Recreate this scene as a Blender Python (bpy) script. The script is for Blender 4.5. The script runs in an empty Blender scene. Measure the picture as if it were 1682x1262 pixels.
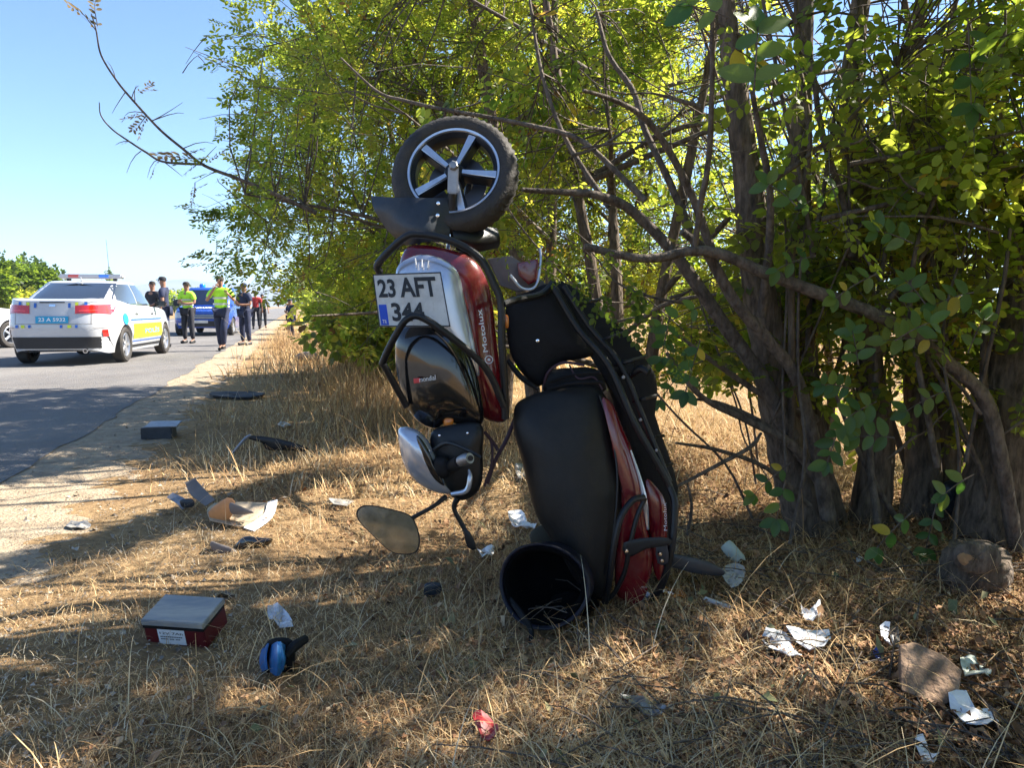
import bpy, bmesh, math, random
import numpy as np
from mathutils import Vector, Matrix, Euler
random.seed(7)
RNG = np.random.default_rng(7)
SC = bpy.context.scene
COL = SC.collection
R = math.radians

# ------------------------------------------------------------------ camera, sky, sun, exposure
CAMH, FPX, PITCH = 1.05, 1263.0, math.atan((631 - 503) / 1263.0)
cam_d = bpy.data.cameras.new('camera'); cam = bpy.data.objects.new('camera', cam_d); COL.objects.link(cam)
cam_d.sensor_width = 36; cam_d.lens = 36 * FPX / 1682; cam_d.clip_start = .05; cam_d.clip_end = 12000
cam.location = (0, 0, CAMH); cam.rotation_euler = (R(90) - PITCH, 0, 0)
SC.camera = cam
SUN_EL, SUN_AZ = R(45), math.atan2(0.95, 0.31)         # azimuth measured from +Y towards +X
sun_dir = Vector((math.sin(SUN_AZ) * math.cos(SUN_EL), math.cos(SUN_AZ) * math.cos(SUN_EL), math.sin(SUN_EL)))
W = bpy.data.worlds.new('World'); SC.world = W; W.use_nodes = True
nt = W.node_tree; bg = nt.nodes['Background']
sky = nt.nodes.new('ShaderNodeTexSky'); sky.sky_type = 'NISHITA'; sky.sun_disc = False
sky.sun_elevation = SUN_EL; sky.sun_rotation = SUN_AZ; sky.altitude = 900; sky.air_density = 1.0; sky.dust_density = 0.3; sky.ozone_density = 5.0
nt.links.new(sky.outputs[0], bg.inputs[0]); bg.inputs[1].default_value = 0.075
sl = bpy.data.lights.new('sun', 'SUN'); sl.energy = 5.0; sl.angle = R(0.53); sl.color = (1, .93, .82)
so = bpy.data.objects.new('sun', sl); COL.objects.link(so); so.rotation_euler = sun_dir.to_track_quat('Z', 'Y').to_euler()
SC.view_settings.view_transform = 'Standard'; SC.view_settings.look = 'None'
SC.view_settings.exposure = 1.85; SC.view_settings.gamma = 1
try: SC.view_settings.use_curve_mapping = False
except Exception: pass
SC.cycles.max_bounces = 10; SC.cycles.diffuse_bounces = 4; SC.cycles.transmission_bounces = 6; SC.cycles.transparent_max_bounces = 8
SC.cycles.use_denoising = True
SC.cycles.sample_clamp_indirect = 6

def ray(px, py):
    a = (px - 841) / FPX; b = (631 - py) / FPX; c, s = math.cos(PITCH), math.sin(PITCH)
    return Vector((a, c + b * s, -s + b * c))
def P(px, py, d):                       # point of the place seen at photo pixel px,py at distance d ahead
    r = ray(px, py); return Vector((0, 0, CAMH)) + r * (d / r.y)
def G(px, py, z=0.0):
    r = ray(px, py); return Vector((0, 0, CAMH)) + r * ((z - CAMH) / r.z)
def proj(V):                            # numpy: world -> photo pixels and depth
    V = np.asarray(V, float); c, s = math.cos(PITCH), math.sin(PITCH)
    x = V[:, 0]; y = V[:, 1]; z = V[:, 2] - CAMH
    f = y * c - z * s; u = y * s + z * c
    f2 = np.where(f > .05, f, .05)
    return 841 + FPX * x / f2, 631 - FPX * u / f2, f

# ------------------------------------------------------------------ materials
def mat(name, col, rough=.6, metal=0., var=.0, vscale=8., bump=0., bscale=40., coat=0., spec=.5, stretch=None, col2=None, trans=0., alpha=1., dust=0.):
    m = bpy.data.materials.new(name); m.use_nodes = True; t = m.node_tree; b = t.nodes['Principled BSDF']
    b.inputs['Roughness'].default_value = rough; b.inputs['Metallic'].default_value = metal
    b.inputs['Coat Weight'].default_value = coat; b.inputs['Coat Roughness'].default_value = .05
    b.inputs['Specular IOR Level'].default_value = spec
    b.inputs['Base Color'].default_value = (*col, 1)
    if trans: b.inputs['Transmission Weight'].default_value = trans
    if alpha < 1: b.inputs['Alpha'].default_value = alpha
    tc = t.nodes.new('ShaderNodeTexCoord'); src = tc.outputs['Object']
    if stretch:
        mp = t.nodes.new('ShaderNodeMapping'); mp.inputs['Scale'].default_value = stretch; t.links.new(src, mp.inputs[0]); src = mp.outputs[0]
    if var or col2:
        n = t.nodes.new('ShaderNodeTexNoise'); n.inputs['Scale'].default_value = vscale; n.inputs['Detail'].default_value = 8; n.inputs['Roughness'].default_value = .65
        t.links.new(src, n.inputs['Vector'])
        r = t.nodes.new('ShaderNodeValToRGB'); e = r.color_ramp.elements
        c2 = col2 or tuple(min(1, c * (1 + var)) for c in col); c1 = col if col2 else tuple(c * (1 - var) for c in col)
        e[0].position = .35; e[1].position = .65; e[0].color = (*c1, 1); e[1].color = (*c2, 1)
        t.links.new(n.outputs['Fac'], r.inputs[0]); t.links.new(r.outputs[0], b.inputs['Base Color'])
        rr = t.nodes.new('ShaderNodeMapRange'); rr.inputs['To Min'].default_value = max(0, rough - .1); rr.inputs['To Max'].default_value = min(1, rough + .12)
        t.links.new(n.outputs['Fac'], rr.inputs['Value']); t.links.new(rr.outputs[0], b.inputs['Roughness'])
    if bump:
        n2 = t.nodes.new('ShaderNodeTexNoise'); n2.inputs['Scale'].default_value = bscale; n2.inputs['Detail'].default_value = 6; t.links.new(src, n2.inputs['Vector'])
        bp = t.nodes.new('ShaderNodeBump'); bp.inputs['Strength'].default_value = bump; bp.inputs['Distance'].default_value = .02
        t.links.new(n2.outputs['Fac'], bp.inputs['Height']); t.links.new(bp.outputs[0], b.inputs['Normal'])
    if dust:
        n3 = t.nodes.new('ShaderNodeTexNoise'); n3.inputs['Scale'].default_value = 5.5; n3.inputs['Detail'].default_value = 12; n3.inputs['Roughness'].default_value = .78; t.links.new(tc.outputs['Object'], n3.inputs['Vector'])
        r3 = t.nodes.new('ShaderNodeMapRange'); r3.inputs['From Min'].default_value = .46; r3.inputs['From Max'].default_value = .72; r3.inputs['To Max'].default_value = dust; t.links.new(n3.outputs['Fac'], r3.inputs['Value'])
        n4 = t.nodes.new('ShaderNodeTexNoise'); n4.inputs['Scale'].default_value = 3; n4.inputs['Detail'].default_value = 3; mp4 = t.nodes.new('ShaderNodeMapping'); mp4.inputs['Scale'].default_value = (40, 40, 1.5); mp4.inputs['Rotation'].default_value = (.3, .5, .2)
        t.links.new(tc.outputs['Object'], mp4.inputs[0]); t.links.new(mp4.outputs[0], n4.inputs['Vector'])
        r4 = t.nodes.new('ShaderNodeMapRange'); r4.inputs['From Min'].default_value = .68; r4.inputs['From Max'].default_value = .72; r4.inputs['To Max'].default_value = dust * .8; t.links.new(n4.outputs['Fac'], r4.inputs['Value'])
        ad = t.nodes.new('ShaderNodeMath'); ad.operation = 'MAXIMUM'; t.links.new(r3.outputs[0], ad.inputs[0]); t.links.new(r4.outputs[0], ad.inputs[1])
        db = t.nodes.new('ShaderNodeBsdfDiffuse'); db.inputs[0].default_value = (.22, .17, .12, 1); mx = t.nodes.new('ShaderNodeMixShader')
        t.links.new(ad.outputs[0], mx.inputs[0]); t.links.new(b.outputs[0], mx.inputs[1]); t.links.new(db.outputs[0], mx.inputs[2]); t.links.new(mx.outputs[0], t.nodes['Material Output'].inputs['Surface'])
    return m
def ramp_mat(name, stops, rough=.7, translucent=0., tcol=None, spec=.3):
    """colour from the per-piece attribute v"""
    m = bpy.data.materials.new(name); m.use_nodes = True; t = m.node_tree; b = t.nodes['Principled BSDF']
    b.inputs['Roughness'].default_value = rough; b.inputs['Specular IOR Level'].default_value = spec
    a = t.nodes.new('ShaderNodeAttribute'); a.attribute_name = 'v'
    def mk_ramp(st):
        r = t.nodes.new('ShaderNodeValToRGB'); e = r.color_ramp.elements
        while len(e) < len(st): e.new(.5)
        for k, (p, c) in enumerate(st): e[k].position = p; e[k].color = (*c, 1)
        t.links.new(a.outputs['Fac'], r.inputs[0]); return r
    r = mk_ramp(stops); t.links.new(r.outputs[0], b.inputs['Base Color'])
    if translucent:
        tr = t.nodes.new('ShaderNodeBsdfTranslucent'); r2 = mk_ramp(tcol); t.links.new(r2.outputs[0], tr.inputs[0])
        mx = t.nodes.new('ShaderNodeMixShader'); mx.inputs[0].default_value = translucent
        t.links.new(b.outputs[0], mx.inputs[1]); t.links.new(tr.outputs[0], mx.inputs[2])
        t.links.new(mx.outputs[0], t.nodes['Material Output'].inputs['Surface'])
    return m
M = {}
M['rubber'] = mat('rubber', (.022, .02, .019), .75, var=.5, vscale=14, bump=.25, bscale=90, col2=(.05, .042, .034))
M['black'] = mat('black_plastic', (.007, .008, .010), .4, spec=.4, dust=.08, var=.3, vscale=12, bump=.06, bscale=120)
M['gloss'] = mat('gloss_black', (.006, .006, .007), .1, coat=.8, var=.3, vscale=6, dust=.07)
M['matte'] = mat('matte_black', (.005, .005, .006), .65, spec=.3, var=.4, vscale=10, bump=.12, bscale=60)
M['seat'] = mat('seat_vinyl', (.006, .006, .007), .5, spec=.35, vscale=7, bump=.1, bscale=220, col2=(.016, .014, .012), dust=.05)  # lighter dusty tone, with the seat's sheen painted into it
M['guard'] = mat('fender_plastic', (.018, .024, .034), .4, var=.3, vscale=9, bump=.05, bscale=70, dust=.2)
M['red'] = mat('wine_red_paint', (.15, .004, .011), .2, coat=.9, var=.15, vscale=5, dust=.3)
M['silver'] = mat('silver_paint', (.5, .53, .6), .22, metal=.6, coat=.6, dust=.3)
M['alu'] = mat('brushed_alloy', (.62, .64, .68), .3, metal=.8, var=.1, vscale=20)
M['steel'] = mat('dull_steel', (.3, .3, .31), .45, metal=.85, var=.25, vscale=18)
M['chrome'] = mat('chrome', (.8, .8, .82), .12, metal=1)
M['rimdark'] = mat('rim_dark', (.02, .025, .035), .35, metal=.4, var=.2, vscale=20)
M['plate'] = mat('plate_white', (.62, .62, .6), .4, var=.08, vscale=18, dust=.45)
M['ink'] = mat('plate_ink', (.012, .012, .014), .5)
M['euro'] = mat('plate_blue', (.01, .06, .5), .4)
M['whiteink'] = mat('white_print', (.75, .75, .75), .5)
M['redink'] = mat('red_print', (.6, .05, .05), .5)
M['amber'] = mat('amber_lens', (.6, .18, .02), .15, coat=.5)
M['mirror'] = mat('mirror_glass', (.62, .62, .58), .04, metal=1, var=.12, vscale=30)
M['cable'] = mat('cable', (.05, .02, .03), .6)
M['carwhite'] = mat('car_white', (.5, .51, .53), .25, coat=.8, var=.03, vscale=2)
M['glass'] = mat('car_glass', (.02, .025, .035), .04, coat=1., spec=.8)
M['glass2'] = mat('side_glass', (.05, .06, .06), .04, coat=1., spec=1.)
M['tail'] = mat('tail_red', (.5, .01, .01), .12, coat=1.)
M['tail2'] = mat('tail_red_bright', (.75, .05, .04), .15, coat=1.)
M['sticky'] = mat('livery_yellow', (.62, .72, .03), .35)
M['stickb'] = mat('livery_blue', (.02, .12, .5), .35)
M['badge'] = mat('livery_cyan', (.02, .3, .75), .35)
M['platecyan'] = mat('police_plate', (.02, .3, .52), .35)
M['bar'] = mat('light_bar', (.42, .42, .46), .15, coat=.8)
M['barblue'] = mat('beacon_blue', (.01, .2, .8), .12, coat=.8)
M['vanblue'] = mat('van_blue', (.012, .055, .3), .25, coat=.8, var=.1, vscale=3)
M['vandark'] = mat('van_dark', (.008, .012, .03), .15, coat=.8)
M['trim'] = mat('bumper_black', (.015, .016, .02), .6)
M['skin'] = mat('skin', (.3, .15, .09), .55, var=.1)
M['hair'] = mat('hair', (.02, .014, .01), .8)
M['hiviz'] = mat('hiviz_yellow', (.42, .85, .03), .7, var=.1, vscale=6, bump=.2, bscale=12)
M['hivizgrey'] = mat('reflective_grey', (.5, .52, .5), .4)
M['navy'] = mat('navy_cloth', (.012, .018, .05), .8, var=.3, vscale=8, bump=.2, bscale=14)
M['darkcloth'] = mat('dark_cloth', (.018, .018, .024), .85, var=.3, vscale=8, bump=.2, bscale=14)
M['redcloth'] = mat('red_cloth', (.35, .02, .02), .8)
M['shoe'] = mat('shoe', (.012, .011, .01), .5)
M['bark'] = mat('bark', (.035, .024, .016), .95, vscale=7, bump=1., bscale=9, stretch=(5, 5, 1.3), col2=(.19, .14, .10), dust=.25)
M['twig'] = mat('twig_bark', (.05, .036, .027), .9, vscale=16, bump=.8, bscale=30, stretch=(2, 2, 1), col2=(.17, .135, .105))
M['cutwood'] = mat('cut_wood', (.2, .13, .08), .9, vscale=10, bump=.6, bscale=30, col2=(.36, .2, .09))
M['asphalt'] = mat('asphalt', (.105, .10, .10), .9, vscale=.55, bump=1., bscale=90, col2=(.19, .18, .17), dust=.3, stretch=(1, .5, 1))
M['paint'] = mat('road_paint', (.5, .5, .48), .8, var=.3, vscale=6)
M['gravel'] = mat('gravel', (.25, .185, .12), 1., vscale=9, bump=1., bscale=70, col2=(.4, .32, .22))
M['stone'] = mat('brown_stone', (.15, .09, .055), .95, vscale=14, bump=1., bscale=26, col2=(.36, .24, .16))
M['slate'] = mat('grey_slab', (.14, .14, .12), .8, var=.3, vscale=9, bump=.3, bscale=40)
M['tissue'] = mat('tissue', (.78, .79, .82), .9, var=.04, vscale=14, bump=.3, bscale=30)
M['palegreen'] = mat('pale_shard', (.5, .55, .48), .6, var=.1, vscale=12)
M['film'] = mat('clear_film', (.75, .76, .8), .15, var=.1, vscale=20, alpha=.55)
M['bluefoil'] = mat('blue_foil', (.02, .09, .5), .35, coat=.4)
M['blueplastic'] = mat('blue_plastic', (.008, .12, .34), .35, var=.3, vscale=20, coat=.2, dust=.3)
M['cream'] = mat('cream_plastic', (.46, .37, .26), .5, var=.15, vscale=10)
M['orange'] = mat('orange_plastic', (.55, .26, .10), .4, var=.25, vscale=8)
M['greyplastic'] = mat('grey_plastic', (.16, .14, .13), .55, var=.2, vscale=9)
M['batteryred'] = mat('battery_red', (.11, .008, .012), .4, var=.2, vscale=8)
M['dustgrey'] = mat('dusty_grey', (.2, .21, .22), .4, vscale=5, col2=(.4, .36, .3), stretch=(1, 5, 1))
M['redscrap'] = mat('red_scrap', (.22, .015, .02), .5, var=.3, vscale=16)
M['lining'] = mat('helmet_lining', (.002, .002, .0025), .95, spec=.1)
M['helmet'] = mat('helmet_rim', (.004, .005, .014), .5, spec=.3, var=.4, vscale=14, dust=.12)
M['olive'] = mat('olive_foam', (.05, .045, .03), .8, var=.2)
M['disc'] = mat('brake_disc', (.15, .15, .16), .4, metal=.8)

# ------------------------------------------------------------------ mesh helpers
ORG = {}
def link(name, me, parent=None, label=None, kind=None):
    o = bpy.data.objects.new(name, me); COL.objects.link(o)
    if parent: o.parent = parent; ORG[o] = ORG.get(parent, Vector())
    if label: o['label'] = label
    if kind: o['kind'] = kind
    return o
def mk(name, V, F, m, parent=None, label=None, kind=None, sharp=35, cat=None, group=None, mats=None, mi=None):
    org = ORG.get(parent, Vector()) if parent else Vector()
    if parent is None:
        a = np.array([tuple(v) for v in V]); org = Vector(((a[:, 0].min() + a[:, 0].max()) / 2, (a[:, 1].min() + a[:, 1].max()) / 2, a[:, 2].min()))
    me = bpy.data.meshes.new(name); me.from_pydata([tuple(Vector(v) - org) for v in V], [], F)
    for x in (mats or [m]): me.materials.append(x)
    if mi: me.polygons.foreach_set('material_index', mi)
    me.validate(); me.update()
    if sharp is not None:
        me.polygons.foreach_set('use_smooth', [True] * len(me.polygons)); me.set_sharp_from_angle(angle=R(sharp))
    o = link(name, me, parent, label, kind)
    if parent is None: o.location = org; ORG[o] = org
    if cat: o['category'] = cat
    if group: o['group'] = group
    return o
def thing(name, label, cat, loc=(0, 0, 0), group=None):
    o = bpy.data.objects.new(name, None); COL.objects.link(o); o.empty_display_size = .1
    o.location = loc; ORG[o] = Vector(loc); o['label'] = label; o['category'] = cat
    if group: o['group'] = group
    return o
class MB:
    def __init__(s): s.V = []; s.F = []
    def add(s, V, F): n = len(s.V); s.V += [Vector(v) for v in V]; s.F += [tuple(i + n for i in f) for f in F]; return s
    def build(s, name, m, parent=None, **k): return mk(name, s.V, s.F, m, parent, **k)
def smooth_path(pts, n=5):
    pts = [np.array(p, float) for p in pts]
    if len(pts) < 3: return pts
    q = [2 * pts[0] - pts[1]] + pts + [2 * pts[-1] - pts[-2]]; out = []
    for i in range(1, len(q) - 2):
        for k in range(n):
            t = k / n; a, b, c, d = q[i - 1:i + 3]
            out.append(.5 * (2 * b + (c - a) * t + (2 * a - 5 * b + 4 * c - d) * t * t + (3 * b - a - 3 * c + d) * t ** 3))
    out.append(pts[-1]); return out
def tube(pts, rad, seg=8, n=5, rough=0., smooth=True, cap=True):
    """pts: list of 3D; rad float or list"""
    rs = rad if isinstance(rad, (list, tuple)) else [rad] * len(pts)
    full = [tuple(p) + (r,) for p, r in zip(pts, rs)]
    full = smooth_path(full, n) if smooth else [np.array(f) for f in full]
    C = [Vector(f[:3]) for f in full]; rr = [f[3] for f in full]
    V = []; F = []; up = Vector((0, 0, 1))
    t0 = (C[1] - C[0]).normalized(); nrm = t0.orthogonal().normalized()
    for i, c in enumerate(C):
        t = (C[min(i + 1, len(C) - 1)] - C[max(i - 1, 0)])
        t = t.normalized() if t.length > 1e-9 else t0
        nrm = (nrm - t * nrm.dot(t)); nrm = nrm.normalized() if nrm.length > 1e-6 else t.orthogonal().normalized()
        b = t.cross(nrm)
        for k in range(seg):
            a = 2 * math.pi * k / seg; r = rr[i] * (1 + (random.uniform(-rough, rough) if rough else 0))
            V.append(c + (nrm * math.cos(a) + b * math.sin(a)) * r)
    for i in range(len(C) - 1):
        for k in range(seg):
            F.append((i * seg + k, i * seg + (k + 1) % seg, (i + 1) * seg + (k + 1) % seg, (i + 1) * seg + k))
    if cap: F.append(tuple(range(seg))[::-1]); F.append(tuple((len(C) - 1) * seg + k for k in range(seg)))
    return V, F
def box(c, s, rot=None, bev=.0):
    bm = bmesh.new(); bmesh.ops.create_cube(bm, size=1)
    for v in bm.verts: v.co = Vector((v.co.x * s[0], v.co.y * s[1], v.co.z * s[2]))
    if bev: bmesh.ops.bevel(bm, geom=bm.edges[:], offset=bev, segments=2, affect='EDGES')
    Mx = rot if rot is not None else Matrix.Identity(3)
    V = [Mx @ v.co + Vector(c) for v in bm.verts]; bm.verts.index_update(); F = [tuple(v.index for v in f.verts) for f in bm.faces]; bm.free()
    return V, F
def lathe(profile, c, axis, seg=24, phase=0.):
    """profile [(r, h)] about axis through c"""
    ax = Vector(axis).normalized(); u = ax.orthogonal().normalized(); w = ax.cross(u); V = []; F = []
    for r, h in profile:
        for k in range(seg):
            a = 2 * math.pi * k / seg + phase; V.append(Vector(c) + ax * h + (u * math.cos(a) + w * math.sin(a)) * r)
    n = len(profile)
    for i in range(n - 1):
        for k in range(seg): F.append((i * seg + k, i * seg + (k + 1) % seg, (i + 1) * seg + (k + 1) % seg, (i + 1) * seg + k))
    return V, F
def densify(o, n): return [tuple(p) for p in smooth_closed(o, n)]
def smooth_closed(o, n):
    q = [np.array(p, float) for p in o]; m = len(q); out = []
    for i in range(m):
        a, b, c, d = q[(i - 1) % m], q[i], q[(i + 1) % m], q[(i + 2) % m]
        for k in range(n):
            t = k / n; out.append(.5 * (2 * b + (c - a) * t + (2 * a - 5 * b + 4 * c - d) * t * t + (3 * b - a - 3 * c + d) * t ** 3))
    return out
def pillow(outline, d0, thick, front=.04, back=.02, ctr=None, gx=0., gy=0., n=4, noise=0.):
    """a rounded solid whose outline is seen at distance d0 (plus slopes gx, gy per 100 px); front bulges towards the viewer"""
    ol = smooth_closed(outline, n) if n > 1 else [np.array(p, float) for p in outline]
    cx, cy = ctr or (np.mean([p[0] for p in ol]), np.mean([p[1] for p in ol])); V = []; F = []; m = len(ol)
    S = [1, .985, .94, .85, .7, .5, .28, .1]
    rows = [(s, -front * math.sqrt(max(0, 1 - s ** 2.4))) for s in S[::-1]] + [(1, thick)] + [(s, thick + back * math.sqrt(max(0, 1 - s ** 2.4))) for s in S[1:]]
    for s, off in rows:
        for p in ol:
            x = cx + (p[0] - cx) * s; y = cy + (p[1] - cy) * s
            V.append(P(x, y, d0 + off + gx * (x - cx) / 100 + gy * (y - cy) / 100 + (noise * (random.random() - .5) if noise else 0)))
    for i in range(len(rows) - 1):
        for k in range(m): F.append((i * m + k, (i + 1) * m + k, (i + 1) * m + (k + 1) % m, i * m + (k + 1) % m))
    F.append(tuple(range(m))); F.append(tuple((len(rows) - 1) * m + k for k in range(m))[::-1])
    return V, F
def bulk(name, V, tri_or_quad, m, v=None, parent=None, org=None, smooth=False, **kw):
    """big mesh from numpy arrays; all faces the same size"""
    V = np.asarray(V, np.float32); Fa = np.asarray(tri_or_quad, np.int32); k = Fa.shape[1]; n = len(Fa)
    org = org if org is not None else ORG.get(parent, Vector()) if parent else Vector()
    V = V - np.array(org, np.float32)
    me = bpy.data.meshes.new(name); me.vertices.add(len(V)); me.vertices.foreach_set('co', V.ravel())
    me.loops.add(n * k); me.loops.foreach_set('vertex_index', Fa.ravel())
    me.polygons.add(n); me.polygons.foreach_set('loop_start', np.arange(0, n * k, k, dtype=np.int32)); me.polygons.foreach_set('loop_total', np.full(n, k, np.int32))
    if v is not None:
        a = me.attributes.new('v', 'FLOAT', 'POINT'); a.data.foreach_set('value', np.asarray(v, np.float32))
    me.materials.append(m); me.update(calc_edges=True)
    if smooth: me.polygons.foreach_set('use_smooth', np.ones(n, bool))
    o = link(name, me, parent, kw.get('label'), kw.get('kind'))
    if parent is None: o.location = org
    for q in ('category', 'group'):
        if kw.get(q): o[q] = kw[q]
    return o

def hnoise(x, y, s=1.0):                # cheap smooth noise for heights and patchiness
    return (np.sin(x * 1.7 * s + 1.3 * np.sin(y * 1.1 * s)) + np.sin(y * 2.3 * s + 1.7 * np.sin(x * 1.9 * s + .5)) + .5 * np.sin(x * 5.1 * s + y * 3.7 * s)) / 2.5
RU = np.array([-.267, .964]); RE = np.array([-3.17, 5.06])      # road direction and a point on its right edge
def road_t(x, y):                       # signed distance to the right of the road's edge
    return (x - RE[0]) * RU[1] - (y - RE[1]) * RU[0]
def gheight(x, y):
    t = road_t(x, y); k = np.clip((t - .3) / 1.5, 0, 1) * np.exp(-np.hypot(x, y) / 60)
    return k * (.025 * hnoise(x, y, 1.3) + .012 * hnoise(x, y, 4.1)) - .0 * t

# ------------------------------------------------------------------ SETTING: ground, road, shoulder, hills
def sheet(name, xs, ys, zf, m, label=None):
    X, Y = np.meshgrid(xs, ys); Z = zf(X, Y); V = np.stack([X.ravel(), Y.ravel(), Z.ravel()], 1)
    nx, ny = len(xs), len(ys); i = np.arange(nx - 1)[None, :] + nx * np.arange(ny - 1)[:, None]; i = i.ravel()
    F = np.stack([i, i + 1, i + nx + 1, i + nx], 1)
    return bulk(name, V, F, m, smooth=True, kind='structure', label=label)
def ground_mat():
    m = bpy.data.materials.new('dry_soil'); m.use_nodes = True; t = m.node_tree; b = t.nodes['Principled BSDF']; b.inputs['Roughness'].default_value = 1; b.inputs['Specular IOR Level'].default_value = .1
    tc = t.nodes.new('ShaderNodeTexCoord'); cols = []
    def noise(s, d=8):
        n = t.nodes.new('ShaderNodeTexNoise'); n.inputs['Scale'].default_value = s; n.inputs['Detail'].default_value = d; n.inputs['Roughness'].default_value = .7; t.links.new(tc.outputs['Object'], n.inputs['Vector']); return n
    def ramp(n, a, ca, c, cc):
        r = t.nodes.new('ShaderNodeValToRGB'); e = r.color_ramp.elements; e[0].position = a; e[1].position = c; e[0].color = (*ca, 1); e[1].color = (*cc, 1); t.links.new(n.outputs['Fac'], r.inputs[0]); return r
    a = ramp(noise(.35), .35, (.27, .17, .09), .65, (.52, .37, .2)); c = ramp(noise(22), .3, (.35, .3, .25), .7, (1, 1, 1))
    mx = t.nodes.new('ShaderNodeMix'); mx.data_type = 'RGBA'; mx.blend_type = 'MULTIPLY'; mx.inputs[0].default_value = .8
    t.links.new(a.outputs[0], mx.inputs[6]); t.links.new(c.outputs[0], mx.inputs[7]); t.links.new(mx.outputs[2], b.inputs['Base Color'])
    bp = t.nodes.new('ShaderNodeBump'); bp.inputs['Strength'].default_value = .9; bp.inputs['Distance'].default_value = .03; t.links.new(noise(30).outputs['Fac'], bp.inputs['Height']); t.links.new(bp.outputs[0], b.inputs['Normal'])
    return m
M['soil'] = ground_mat()
def geo(a, b, n): return list(np.linspace(a, b, n))
xs = sorted(set([-6000, -2500, -900, -300, -120, -60, -30, -18] + geo(-12, 10, 150) + [14, 25, 50, 100, 250, 800, 2500, 6000]))
ys = sorted(set([-2000, -600, -150, -50, -15, -5] + geo(-2, 24, 170) + [28, 35, 45, 60, 90, 140, 250, 500, 1200, 3000, 7000]))
sheet('ground', np.array(xs), np.array(ys), lambda X, Y: gheight(X, Y), M['soil'])
def strip(name, t0, t1, s0, s1, ns, nt_, z, m, ragged=0., zf=None):
    S = np.linspace(s0, s1, ns); T = np.linspace(0, 1, nt_); V = []
    for s in S:
        r = ragged * (hnoise(s * 1.0, 3.1, 1.2) * .6 + hnoise(s, 1.7, 6) * .25 + hnoise(s, .7, 19) * .15)
        for k in T:
            t = t0 + (t1 + r - t0) * k; p = RE + RU * s + np.array([RU[1], -RU[0]]) * t
            V.append((p[0], p[1], z if zf is None else zf(t, s)))
    i = (np.arange(nt_ - 1)[None, :] + nt_ * np.arange(ns - 1)[:, None]).ravel()
    return bulk(name, V, np.stack([i, i + 1, i + nt_ + 1, i + nt_], 1), m, smooth=True, kind='structure')
strip('gravel_shoulder', -.5, 1.0, -12, 60, 1200, 14, .006, M['gravel'], .35, zf=lambda t, s: .008 - .03 * max(0, t / 1.0) ** 3 + gheight(*(RE + RU * s + np.array([RU[1], -RU[0]]) * t)) + .008 * float((hnoise(s * 2, t * 3, 3) + .5 * hnoise(s * 9, t * 9, 2)) * (t > .05)))
strip('road', -8.4, 0, -60, 400, 1800, 3, .018, M['asphalt'], .09, zf=lambda t, s: .014)
strip('road_edge_line', -6.9, -6.78, -30, 300, 200, 2, .018, M['paint'])
strip('road_lane_line', -3.9, -3.78, 6, 8.6, 8, 2, .018, M['paint'])
strip('road_lane_line', -3.9, -3.78, -1.5, 1.6, 8, 2, .018, M['paint'])
def hills(name, pts, dist, depth, m):
    V = []; F = []; n = len(pts)
    for px, py in pts:
        a = P(px, py, dist); V += [Vector((a.x, dist - depth, -2)), Vector((a.x, dist - depth * .4, a.z * .55)), a, Vector((a.x, dist + depth, -2))]
    for i in range(n - 1):
        for k in range(3): F.append((4 * i + k, 4 * i + k + 1, 4 * i + k + 5, 4 * i + k + 4))
    mk(name, V, F, m, kind='structure', sharp=80)
M['hill'] = mat('hill_scrub', (.14, .13, .1), 1, vscale=.004, col2=(.22, .2, .15))
M['farbelt'] = mat('far_scrub', (.05, .07, .03), 1, vscale=.05, col2=(.1, .11, .05))
random.seed(3)
pts = []
for px in range(-900, 2700, 22):
    base = 484 + 6 * math.sin(px * .011) + 4 * math.sin(px * .037 + 1) - 14 * math.exp(-((px - 255) / 60) ** 2) - 20 * math.exp(-((px - 345) / 75) ** 2) - 10 * math.exp(-((px - 1100) / 300) ** 2) + random.uniform(-1.5, 1.5)
    pts.append((px, base))
hills('hills', pts, 2600, 900, M['hill'])

# ------------------------------------------------------------------ text laid into a parallelogram (bottom-left, bottom-right, top-left)
def text_geo(s, bl, br, tl, depth=.001, bold=0.):
    cu = bpy.data.curves.new('t', 'FONT'); cu.body = s; cu.resolution_u = 3; cu.offset = bold; o = bpy.data.objects.new('t', cu); COL.objects.link(o)
    dg = bpy.context.evaluated_depsgraph_get(); me = bpy.data.meshes.new_from_object(o.evaluated_get(dg))
    V = [v.co.copy() for v in me.vertices]; F = [tuple(p.vertices) for p in me.polygons]
    bpy.data.objects.remove(o); bpy.data.curves.remove(cu); bpy.data.meshes.remove(me)
    x0 = min(v.x for v in V); x1 = max(v.x for v in V); y0 = min(v.y for v in V); y1 = max(v.y for v in V)
    bl, br, tl = Vector(bl), Vector(br), Vector(tl); n = (br - bl).cross(tl - bl).normalized()
    f = lambda v: bl + (br - bl) * ((v.x - x0) / (x1 - x0)) + (tl - bl) * ((v.y - y0) / (y1 - y0)) + n * depth
    return [f(v) for v in V], F

# ------------------------------------------------------------------ THE UPENDED MOTORCYCLE
base = G(960, 1008)
moto = thing('motorcycle', 'wrecked wine-red and black motorcycle standing on its tail with its front wheel in the air', 'motorcycle', base)
def T(px, py, d): return tuple(P(px, py, d))
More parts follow.
